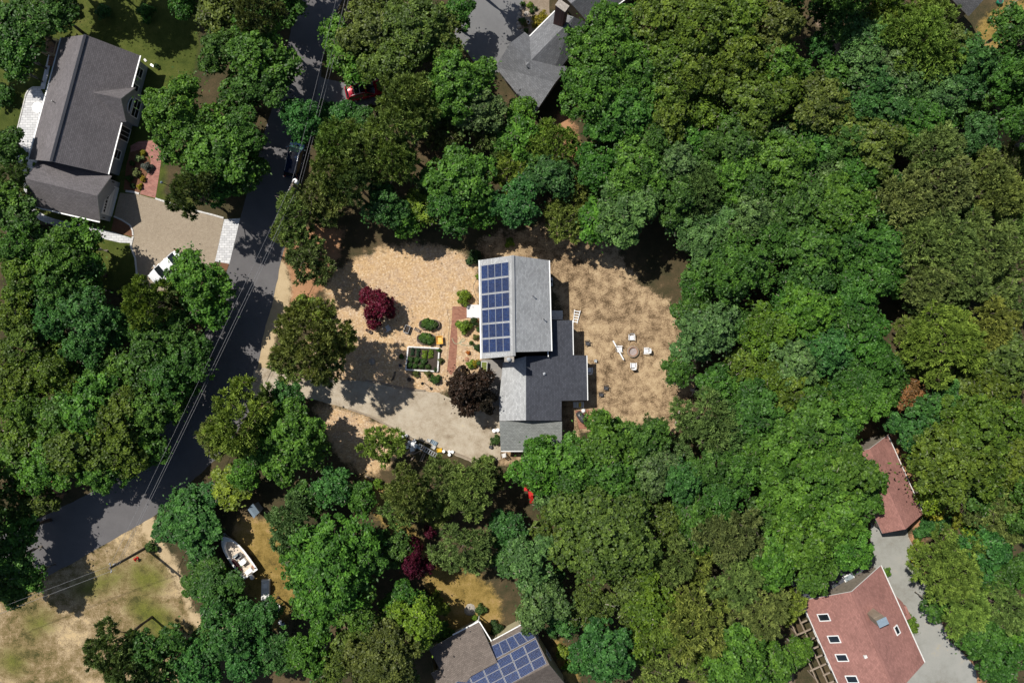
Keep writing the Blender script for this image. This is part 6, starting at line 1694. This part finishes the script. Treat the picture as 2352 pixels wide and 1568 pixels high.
TREES = """
500 110 55 O;590 120 78 B;600 185 60 O;400 240 82 B;420 315 70 B;490 350 72 B;545 215 52 O;480 395 40 T
490 28 52 K;545 45 40 O;585 20 55 D;640 -5 50 O
8 60 40 O;30 150 34 O;5 215 26 O;75 5 30 O;235 22 18 T;330 25 20 O;150 12 22 O;420 8 32 O
5 330 42 O;18 405 42 D;38 500 46 O;5 470 44 B;95 545 30 O
425 440 55 D;470 425 35 O
688 268 54 T;745 262 30 T;785 262 34 T
782 325 58 P;764 395 54 P;820 345 70 P;720 455 50 P;680 495 52 P;805 410 56 D;690 560 46 D;700 610 52 D;745 480 40 D;655 535 30 P;830 275 34 T
775 75 40 B;790 125 50 B;850 45 72 K;950 45 85 K;1010 85 62 K;900 130 72 K;910 180 42 K;820 100 45 B
815 150 40 B;1050 18 40 O
1045 175 82 B;1000 215 55 B;1095 240 58 L;1035 250 50 O
930 215 66 P;905 295 68 P;865 300 35 D;895 365 54 P;930 250 45 D
1030 310 52 D;1115 310 48 D;1195 310 52 B;1198 250 34 B;1272 322 54 Q;1155 330 35 O
1055 400 74 B;1030 475 58 O;1165 395 48 Q;1265 400 58 T;1190 465 62 T;1325 430 48 Q;1305 505 50 Q;1230 360 40 O
880 465 55 T;960 475 42 X;925 500 40 B;985 430 36 L;1100 470 45 B
1395 105 82 B;1375 200 80 B;1425 250 70 O;1445 300 55 O;1470 165 66 B;1500 40 78 Y;1535 125 70 Y;1545 205 62 Y;1535 270 60 Y;1500 330 58 O;1440 50 55 B
1390 345 32 O;1380 385 60 O;1460 390 72 B;1545 370 55 L;1550 445 60 O;1445 480 70 L;1370 500 52 B;1500 440 50 L
1620 60 85 Y;1700 35 75 Y;1785 40 75 K;1600 160 68 Y;1705 115 70 Y;1605 255 48 Y;1650 190 50 Y
1795 130 58 B;1800 200 54 Y;1740 235 72 Y;1660 280 36 B;1700 320 64 O;1790 310 42 L;1590 330 46 O;1590 385 42 L;1640 355 42 O;1745 180 50 Y
1890 100 34 T;1850 165 34 O;1905 15 38 O;1950 35 55 G;2000 75 62 L;2045 55 62 Q;2125 75 92 Q;2190 100 55 K;2060 135 62 L;1995 135 58 L;2150 30 60 Q
2035 185 58 T;2090 195 60 L;2140 165 56 L;2240 130 64 T;2215 195 55 T;2165 215 56 L;2270 185 40 T
1930 170 46 O;1900 235 66 K;1990 245 58 T;2055 250 58 T;2120 265 58 O;2105 310 46 O;1890 290 52 O;1850 255 40 O;2165 270 40 O
1955 310 58 O;2015 330 68 K;1995 395 54 O;1885 350 52 O;1805 370 68 B;1695 395 58 B;1750 420 58 O;1612 438 58 D;1850 400 50 O;1920 390 48 L
2255 310 54 T;2155 335 68 P;2180 415 70 P;2095 450 72 P;2275 400 62 P;2315 445 60 P;2330 370 44 P;2220 360 42 P;2040 420 40 O
2335 55 48 O;2335 185 58 O;2340 115 36 O;2258 232 34 O;2350 260 50 O;2215 250 34 O
1735 490 58 L;1840 470 66 O;1950 475 74 B;1665 505 50 L;2235 495 42 T;2320 505 52 P;2155 500 55 P;1890 530 50 O;2030 490 50 O
1620 560 54 L;1690 555 52 B;1780 545 56 O;1700 625 82 O;1625 620 52 O;1580 505 45 L;1600 660 40 O
1865 570 72 O;1870 645 60 O;1960 545 60 O;2040 575 60 O;2010 640 60 O;1965 690 58 O;1935 610 50 O;2060 640 42 O
1590 715 42 O;1640 755 66 L;1592 795 42 L;1775 755 60 Y;1870 715 68 B;1960 745 58 O;1995 785 62 O;1910 800 66 T;2020 835 56 O;1980 880 54 O;2040 870 42 O;1705 745 50 O;1820 700 45 O
1830 835 68 L;1775 880 58 Y;1815 895 62 Y;1725 830 48 Y;1915 910 38 Y;2000 925 58 B;1945 870 50 T;1560 850 34 O;1870 870 40 Y
1650 880 42 O;1720 890 44 O;1745 950 70 O;1630 965 72 G;1680 985 55 G;1870 980 78 B;1930 1010 60 O;1590 990 40 G;1790 1010 52 B
2130 565 68 P;2205 560 68 P;2280 560 68 P;2335 615 50 P;2140 645 60 P;2125 695 50 D;2240 640 56 P;2290 665 50 P;2190 690 50 D;2345 690 45 D
2180 790 88 Q;2285 750 66 Q;2325 830 66 K;2290 900 60 Y;2105 765 42 Q;2100 840 40 Q;2250 830 50 Q
2095 910 34 N;2175 930 58 T;2110 990 56 T;2245 880 52 K;2255 1000 88 Y;2330 960 55 Y;2185 1000 45 Y;2120 1045 36 T
30 560 56 O;120 585 62 B;175 560 50 B;170 620 52 O;45 640 58 Y;110 655 56 O;190 660 40 O;80 600 40 B
190 720 70 T;105 735 56 T;185 795 54 T;245 760 52 T;25 720 58 Y;45 795 62 Y;130 815 44 Y;105 860 58 Y;25 875 58 Y;60 700 40 O
320 690 54 Q;365 720 36 D;445 640 66 B;460 705 52 B;410 690 36 D;395 770 54 O;345 790 66 O;420 825 56 O;262 850 44 B;375 870 62 O;310 850 50 O;215 870 42 O;165 885 46 B;300 755 40 O
190 940 74 B;125 965 66 B;255 960 66 Y;335 945 58 B;165 1035 76 Y;265 1035 60 Y;300 1005 50 B;40 935 58 Y;50 1000 52 Y;30 1065 52 B;365 935 40 O;95 1080 60 B;220 1085 55 B;330 1040 45 O;410 890 40 O
540 965 76 Q;605 925 42 P;500 1010 45 P;660 990 72 B;640 1060 52 B;655 910 36 T;590 1050 40 O;705 1035 45 B
700 775 84 P;755 785 48 P;650 830 42 P;745 835 45 D;692 702 30 X;725 720 28 X
545 300 58 O;555 385 50 O;500 420 46 O;20 40 52 O;70 60 44 O;25 110 48 O;120 25 40 O
12 1150 50 D;35 1225 50 O;15 1290 48 O;85 1150 38 K;55 1330 40 O;10 1360 40 O
430 1195 70 T;385 1215 42 T;450 1250 40 T;470 1140 40 T;525 1118 44 X;555 1085 36 B
470 1310 38 O;485 1365 58 O;445 1345 34 O;520 1400 42 O
662 1212 60 G;760 1320 104 B;830 1290 60 O;720 1390 66 B;810 1400 60 B;690 1270 52 B
515 1455 74 T;590 1425 56 T;440 1540 60 T;560 1520 64 T;630 1510 54 T;470 1470 40 O
700 1510 58 B;760 1540 50 C;240 1500 62 D;330 1520 75 O;290 1560 60 D
872 1030 48 Q
932 1140 58 P;1004 1118 58 P;1075 1130 66 P;1060 1265 62 P;905 1165 44 P;1130 1100 30 D;985 1170 40 P
830 1150 36 O;760 1120 46 T;700 1150 40 O;900 1262 40 O;925 1380 40 O
955 1430 62 X;895 1400 34 B;1000 1395 30 X;1010 1455 30 B
875 1510 82 K;800 1490 48 K;905 1560 50 K
1235 1075 62 B;1312 1062 66 B;1402 1028 70 B;1480 1015 58 O;1400 1090 66 O;1320 1110 58 O;1500 1080 60 L;1265 1130 42 L;1460 1130 55 O;1245 1035 32 B;1412 985 32 B;1500 980 36 D
1385 1240 112 C;1290 1230 60 C;1460 1190 62 C;1450 1300 60 C
1170 1215 46 T;1210 1300 72 L;1240 1390 66 L;1170 1280 45 T;1260 1340 40 T;1290 1430 40 T
1450 1370 60 C;1500 1400 70 Y;1540 1450 62 Y;1400 1505 72 T;1340 1510 45 T;1510 1545 50 P;1460 1480 50 Y;1350 1400 48 C
1545 1290 56 P;1570 1105 62 T;1590 1180 52 O;1530 1210 45 C;1600 1240 45 O;1545 1045 40 G
1640 1075 58 O;1700 1080 58 O;1665 1150 56 O;1800 1060 76 B;1870 1110 80 B;1940 1085 76 B;1830 1160 72 B;1930 1180 78 B;1850 1250 76 B;1960 1250 58 B;1790 1290 62 B;1880 1325 56 B;1990 1165 44 B;1770 1180 50 O;2010 1110 34 B
1690 1235 76 D;1595 1300 52 Q;1700 1340 58 P;1625 1385 50 Q;1755 1420 60 P;1590 1445 74 Q;1700 1530 72 B;1780 1530 50 B;1840 1500 34 B;1650 1480 44 P;1640 1180 46 D;1815 1390 40 Q;1620 1540 45 Q;1740 1270 40 D
2190 1070 92 Y;2270 1075 66 Y;2335 1065 60 Y;2330 1195 60 P;2290 1150 50 O;2270 1180 40 D
2145 1145 32 X;2240 1215 30 X;2135 1215 30 T;2170 1195 26 T;2120 1265 24 X
2200 1310 78 Q;2270 1270 66 T;2325 1320 58 O;2230 1395 66 Q;2315 1400 60 P;2160 1395 34 O;2270 1465 56 O;2310 1530 60 O;2340 1470 50 B;2240 1440 32 X;2170 1350 40 D
"""
OFF = """
-170 0 70 O;-190 225 60 O;-170 420 70 O;20 -150 75 O;110 -160 80 O;215 -175 75 O;310 -165 78 O;400 -155 75 O;480 -150 70 O;560 -140 70 O;640 -130 70 O
-110 1120 75 O;-90 1230 75 O;-100 1340 65 B;1100 -120 55 O;1840 -60 75 O;1960 -70 80 O;2060 -70 60 Y;2420 300 70 O;2420 180 70 O;2420 60 60 O;2410 1180 70 O
"""
rnd = random.Random(77)
def tree_template(fam, r, i):
    if fam == 'oak': k = f"oakL{i % 3}" if r > 3.75 else f"oakM{i % 3}" if r > 2.55 else f"oakS{i % 2}" if r > 1.45 else f"shrub{i % 2}"
    elif fam == 'fine': k = "fineL0" if r > 3.7 else "fineM0"
    else: k = f"pineL{i % 2}" if r > 3.7 else f"pineM{i % 2}" if r > 2.5 else "pineS0"
    return k

def plant(key, name, vx, vy, rv, col, label, cat, group=None, zs=None, h=None, tilt=True, low=1.0):
    cm, tm, R, hc = TPL[key]
    k = (CAM_H - hc * (zs or 1)) / FV
    s = rv * k / R
    sz = zs if zs is not None else s ** .5
    p = P(vx, vy, hc * sz)
    r = thing(name, label, cat, (p.x, p.y, 0), rnd.uniform(0, 6.283), group)
    r.scale = (s * rnd.uniform(.95, 1.06), s * rnd.uniform(.95, 1.06), sz)
    o = bpy.data.objects.new("crown", cm); COL.objects.link(o); o.parent = r
    j = lambda c: c * rnd.uniform(.90, 1.10)
    o.color = (j(col[0]), j(col[1]), j(col[2]), 1)
    t = bpy.data.objects.new("trunk", tm); COL.objects.link(t); t.parent = r
    return r

LAND = {
 "the red car": (834, 218), "the dark blue wagon": (676, 360), "the white car": (375, 621), "the white motorboat": (545, 1280), "the purple maple": (870, 700),
 "the square vegetable bed": (972, 825), "the red roofed garage": (2060, 1110), "the red roof's skylights": (1960, 1440), "the red brick chimney": (1290, 20),
 "the upper right grey roof": (2235, 15), "the fire pit": (1453, 807), "the rubble beside the gravel drive": (965, 1025), "the brown house's cross gable": (290, 245),
 "the brown garage doors": (255, 465), "the red brick path": (350, 390), "the white patio table": (86, 247), "the fire hydrant": (311, 1283), "the transformer pole": (671, 424),
 "the sunlit dirt trail": (1920, 80), "the orange brown dead tree": (2095, 910), "the fallen trunk": (1612, 903), "the dark copper beech": (1070, 890), "the maroon tree": (945, 1300),
 "the bottom house's solar panels": (1180, 1500), "the rock garden": (1225, 45), "the white ladder": (1323, 727), "the pergola": (1870, 1480), "the covered grill": (1335, 958),
 "the golden right edge clearing": (2320, 320), "the stone disc on the golden lawn": (1080, 1400), "the paver apron": (522, 552), "the red slide": (1213, 1118),
 "the yard's solar panels": (1138, 705), "the tan slate gable tip": (1226, 264), "the bare patch below the slate gable": (1305, 310), "the long white cabinet": (610, 1354), "the blue grey shed": (582, 1172),
 "the wooden landing": (118, 109), "the bare sandy corner": (120, 1480), "the gravel drive's mouth": (592, 880), "the dark timber wall": (2172, 1230), "the pale patch below the gravel bend": (2200, 1450),
 "the upper left corner of the photo": (0, 0), "the photo's upper right corner": (2352, 0), "the lower left corner of the photo": (0, 1568), "the lower right corner of the photo": (2352, 1568),
 "the photo's right edge middle": (2352, 784), "the middle of the photo's left edge": (0, 784), "the middle of the photo's bottom edge": (1176, 1568), "the middle of the photo's top edge": (1176, 0),
}
recs = []
for line in TREES.strip().splitlines():
    for it in line.split(';'):
        x, y, r, t = it.split()
        recs.append([float(x), float(y), float(r), t])
def size_word(r): return "large" if r >= 70 else "mid-sized" if r >= 46 else "small"
ords = ["", "second ", "third ", "fourth ", "fifth ", "sixth ", "seventh ", "eighth "]
desc = [(size_word(r), TYPES[t][2], TYPES[t][3]) for x, y, r, t in recs]
labels = [None] * len(recs)
def dist(a, l): return math.hypot(a[0] - l[0], a[1] - l[1])
for i, rc_ in enumerate(recs):
    same = [j for j in range(len(recs)) if desc[j] == desc[i]]
    best = None
    for nm, lp in LAND.items():
        rank = sorted(same, key=lambda j: dist(recs[j], lp)).index(i)
        d = dist(rc_, lp)
        sc_ = rank * 230 + d + (5000 if rank > 4 else 0)
        if best is None or sc_ < best[0]: best = (sc_, rank, nm)
    if best[1] > 3:      # too far down the count: place it by the point midway between two landmarks
        near = sorted(LAND, key=lambda n: dist(rc_, LAND[n]))[:24]
        cand = []
        for a_ in range(len(near)):
            for b2 in range(a_ + 1, len(near)):
                mp = ((LAND[near[a_]][0] + LAND[near[b2]][0]) / 2, (LAND[near[a_]][1] + LAND[near[b2]][1]) / 2)
                rk = sorted(same, key=lambda j: dist(recs[j], mp)).index(i)
                nw = len((near[a_] + ' ' + near[b2]).split())
                if rk < 2 and nw <= 8 - rk: cand.append((rk * 150 + dist(rc_, mp), rk, near[a_], near[b2]))
        if cand:
            _, rk, na, nb2 = min(cand)
            best = (0, rk, f"midway between {na} and {nb2}")
    lab = f"{' '.join(desc[i])} {ords[min(best[1], 7)]}nearest to {best[2]}".replace("nearest to midway", "nearest midway")
    labels[i] = lab
for l_ in sorted(set(l for l in labels if labels.count(l) > 1)): print('LABEL REPEAT', l_)

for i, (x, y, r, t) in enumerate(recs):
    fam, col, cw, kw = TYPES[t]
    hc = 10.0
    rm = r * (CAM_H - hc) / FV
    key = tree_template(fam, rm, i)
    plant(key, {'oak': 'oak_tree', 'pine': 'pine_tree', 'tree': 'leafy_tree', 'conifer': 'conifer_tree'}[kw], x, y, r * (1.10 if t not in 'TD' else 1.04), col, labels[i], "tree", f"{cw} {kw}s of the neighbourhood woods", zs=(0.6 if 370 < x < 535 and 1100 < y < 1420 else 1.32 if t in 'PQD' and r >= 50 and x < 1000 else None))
i = 0
for line in OFF.strip().splitlines():
    for it in line.split(';'):
        x, y, r, t = it.split(); x, y, r = float(x), float(y), float(r); i += 1
        plant(tree_template(TYPES[t][0], r * .0475, i), "oak_tree", x, y, r, TYPES[t][1], "tall green oak standing at or beyond the outer edge of the photo", "tree", "oaks beyond the photo's edge", zs=1.35)

# named single trees
plant("maple0", "maple_tree", 868, 703, 50, (0.115, 0.007, 0.018), "dark red purple maple on the wood chips left of the planters", "tree", zs=1.2)
plant("maple0", "beech_tree", 1068, 890, 66, (0.040, 0.026, 0.017), "dark copper brown beech between the vegetable bed and the house wing", "tree", zs=2.0)
plant("maple0", "beech_tree", 1115, 920, 34, (0.030, 0.024, 0.016), "thin dark copper tree against the pale wing roof", "tree", zs=1.5)
plant("maple0", "plum_tree", 948, 1300, 46, (0.075, 0.010, 0.022), "maroon leaved tree above the lime green tree in the golden lawn", "tree", zs=2.2)
plant("shrub0", "plum_bush", 985, 1226, 16, (0.08, 0.012, 0.022), "small maroon bush in the golden grass strip", "bush", zs=1.4)

# bushes and garden plants: x, y, radius, colour, template, label
G_ = (0.045, 0.10, 0.018); LM = (0.13, 0.21, 0.02); DK = (0.028, 0.062, 0.016); YL = (0.25, 0.22, 0.015); PG = (0.17, 0.21, 0.07); LV = (0.085, 0.10, 0.075); OLV = (0.10, 0.11, 0.03)
BUSH = [
 (1066.5, 680, 20, LM, 0, "lime green bush above the front brick walk"), (1064, 749, 19, LM, 1, "lime green bush below the front step, left of the solar panels"),
 (1088.5, 737, 11, DK, 0, "dark green bush tucked between lime bush and front step"), (1096.5, 799, 9, DK, 1, "dark green bush against the solar panel wall, lowest"), (1082, 787, 6, G_, 0, "tiny round green bush beside the pale hose"),
 (1093, 774, 8, OLV, 1, "olive bush against the solar panel wall"), (1099, 757, 6.5, G_, 0, "small green bush against the wall under the middle panel row"), (1088, 592, 20, DK, 1, "dark bush at the upper corner of the solar panel house"),
 (1098, 636, 7, LM, 0, "small bright bush under the top panel row"), (1081, 836, 11, LM, 1, "lime bush in the flower clump below the brick walk"), (1090, 834, 10, YL, 0, "yellow flowering bush above the copper beech"),
 (1000, 872, 13, G_, 0, "leafy green bush left of the copper beech trunk"), (1007, 805, 6.5, G_, 1, "green bush at the upper right corner of the vegetable bed"), (1000, 850, 6, DK, 0, "dark bush at the lower right corner of the vegetable bed"),
 (1011, 828, 8, OLV, 1, "weedy growth along the right board of the vegetable bed"), (955, 857, 9, OLV, 0, "weeds below the vegetable bed, near its left corner"), (982, 858, 9, OLV, 1, "weeds below the vegetable bed, near its right corner"),
 (1139.5, 1012, 14, G_, 0, "green bush against the shed roof wall by the drive"), (1110, 1068, 26, OLV, 1, "straggly olive shrub below the end of the drive"),
 (327, 350, 8, YL, 0, "yellow bush at the upper tip of the brick path bed"), (317.5, 362, 10.5, PG, 1, "pale variegated bush, upper one in the brick path bed"), (302, 375, 7.5, G_, 0, "round green bush nearest the brown house wall, upper"),
 (334, 382, 13, LV, 1, "grey green lavender mound touching the brick path"), (310, 397, 11, PG, 0, "pale variegated bush, lower one in the brick path bed"), (294, 409, 9, G_, 1, "round green bush nearest the brown garage"),
 (326, 411, 7.5, YL, 0, "yellow green bush beside the brick path, upper of two"), (319, 427, 7.5, YL, 1, "yellow green bush beside the brick path, lower of two"), (302.5, 425, 6.5, DK, 0, "small dark round bush at the lower end of the brick path bed"),
 (78, 377, 6, LM, 1, "small lime bush at the brown house's lower left corner"), (358, 150, 7, DK, 0, "small dark bush by the splash blocks"),
 (1239, 46, 24, (0.19, 0.18, 0.015), 0, "big round golden bush in the rock garden"), (1217, 10, 8, LM, 1, "bright grassy clump at the top of the rock garden"), (1221, 25, 6, G_, 0, "small green mound beside the slab stone"),
 (1230, 18, 6, G_, 1, "green sprig right of the slab stone in the rock garden"), (1201, 8, 6, G_, 0, "dark green clump at the drive edge of the rock garden"), (1200, 46, 9, G_, 1, "green patch left of the orange flower pot"), (1206, 54, 7, OLV, 0, "olive patch below the orange flower pot"), (1209, 70, 7, G_, 1, "green tuft at the lower tip of the rock garden"),
 (2034, 1317, 14, (0.09, 0.17, 0.02), 0, "round clipped bush at the upper corner of the big red roof"), (2091, 1428, 17, (0.09, 0.17, 0.02), 1, "clipped green bush right of the entry porch, upper half"), (2099, 1444, 16, (0.09, 0.17, 0.02), 0, "clipped green bush right of the entry porch, lower half"),
 (344, 1258, 15, G_, 1, "leafy vine bush at the foot of the pole on the grass"), (866, 1110, 14, LM, 0, "bright leafy bush at the end of the grey rail"), (851, 244, 6, LM, 1, "small lime plant below the red car, left one"), (869, 245, 6, LM, 0, "small lime plant below the red car, right one"),
 (1105, 1402, 14, G_, 1, "green bush on the golden lawn right of the stone disc"), (1090, 1420, 9, LM, 0, "small bright bush below the stone disc"), (1140, 1445, 18, DK, 1, "dark bush at the upper corner of the bottom solar house"),
 (2115, 1330, 10, G_, 0, "green bush at the bend of the lower gravel drive"), (1295, 1500, 18, LM, 1, "bright bush along the right side of the bottom solar house"), (1310, 1535, 16, LM, 0, "lower bright bush right of the bottom solar house"), (1275, 1455, 15, G_, 1, "green bush at the right upper corner of the bottom solar house"),
 (555, 552 + 900, 12, G_, 0, "small green bush by the sandy path's end"), (470, 1278, 24, (0.08, 0.14, 0.02), 0, "bright low shrub between the sandy path and the motorboat"), (500, 1330, 24, (0.06, 0.12, 0.02), 1, "low shrub against the motorboat's port side"), (520, 1313, 12, LM, 0, "lime shrub touching the motorboat's stern side"),
 (1170, 557, 12, LM, 1, "low bright weeds above the solar panel house"), (1075, 810, 5, (0.45, 0.16, 0.03), 0, "tiny orange flower clump on the chips by the hose"),
 (2150, 1175, 30, YL[:1] + (0.25, 0.02), 0, "bright yellow green shrub at the garage's right side"), (2113, 1290, 16, (0.22, 0.26, 0.02), 1, "yellow green shrub along the lower gravel drive"), (2200, 1190, 22, (0.16, 0.20, 0.02), 0, "lime shrub between the two dark timber walls"),
]
for x, y, r, col, ti, lab in BUSH:
    plant(f"shrub{ti}", "bush", x, y, r, col, lab, "bush", zs=min(1.6, max(.35, r / 19)))
VEG = []
for k, (x, y) in enumerate(((976, 809), (990, 808.5), (975.5, 818), (989, 817))): VEG.append((x, y, 6, (0.16, 0.26, 0.03), 1, f"bright lettuce head in the vegetable bed, {['upper inner', 'upper outer', 'lower inner', 'lower outer'][k]} of four"))
for k, (x, y) in enumerate(((943, 825), (958, 827), (974, 829), (941, 838), (954, 841), (968, 841), (983, 842))): VEG.append((x, y, 7.5 if k < 3 else 6.5, (0.04, 0.09, 0.018), 0, None))
for k, (x, y) in enumerate(((948, 803), (961, 805), (947, 812), (960, 814))): VEG.append((x, y, 4.5, (0.05, 0.10, 0.05), 1, None))
for x, y, r, col, ti, lab in VEG:
    grp = "lettuce heads" if ti == 1 and lab else "bushy pepper plants" if ti == 0 else "bluish cabbage seedlings"
    l = lab or ("bushy dark vegetable plant in the lower rows of the vegetable bed" if ti == 0 else "bluish seedling in the upper left of the vegetable bed")
    o = plant(f"sprig{ti}", "vegetable_plant", x, y, r, col, l, "vegetable plant", grp, zs=1.0); o.location.z = .26
for lab, pts in (("leafy crop filling the planter farther from the wheelbarrow", ((975, 743), (983, 748), (991, 742), (999, 746), (980, 738), (990, 750))), ("leafy crop filling the planter beside the wheelbarrow", ((969, 776), (977, 781), (985, 775), (992, 780), (975, 771), (987, 783)))):
    for k, (x, y) in enumerate(pts):
        o = plant("sprig0", "vegetable_plant", x, y, 8.5, (0.045, 0.095, 0.02) if k % 2 else (0.06, 0.125, 0.02), lab, "vegetable plant", lab, zs=1.15); o.location.z = .4
o = plant("sprig0", "potted_plant", 922.3, 818, 6, (0.055, 0.12, 0.02), "leafy plant growing in the round pot left of the vegetable bed", "plant", zs=1.0); o.location.z = .3
o = plant("sprig0", "potted_plant", 1099.9, 834.6, 6, (0.055, 0.12, 0.03), "leafy plant growing in the round planter beside the mossy table", "plant", zs=1.0); o.location.z = .38
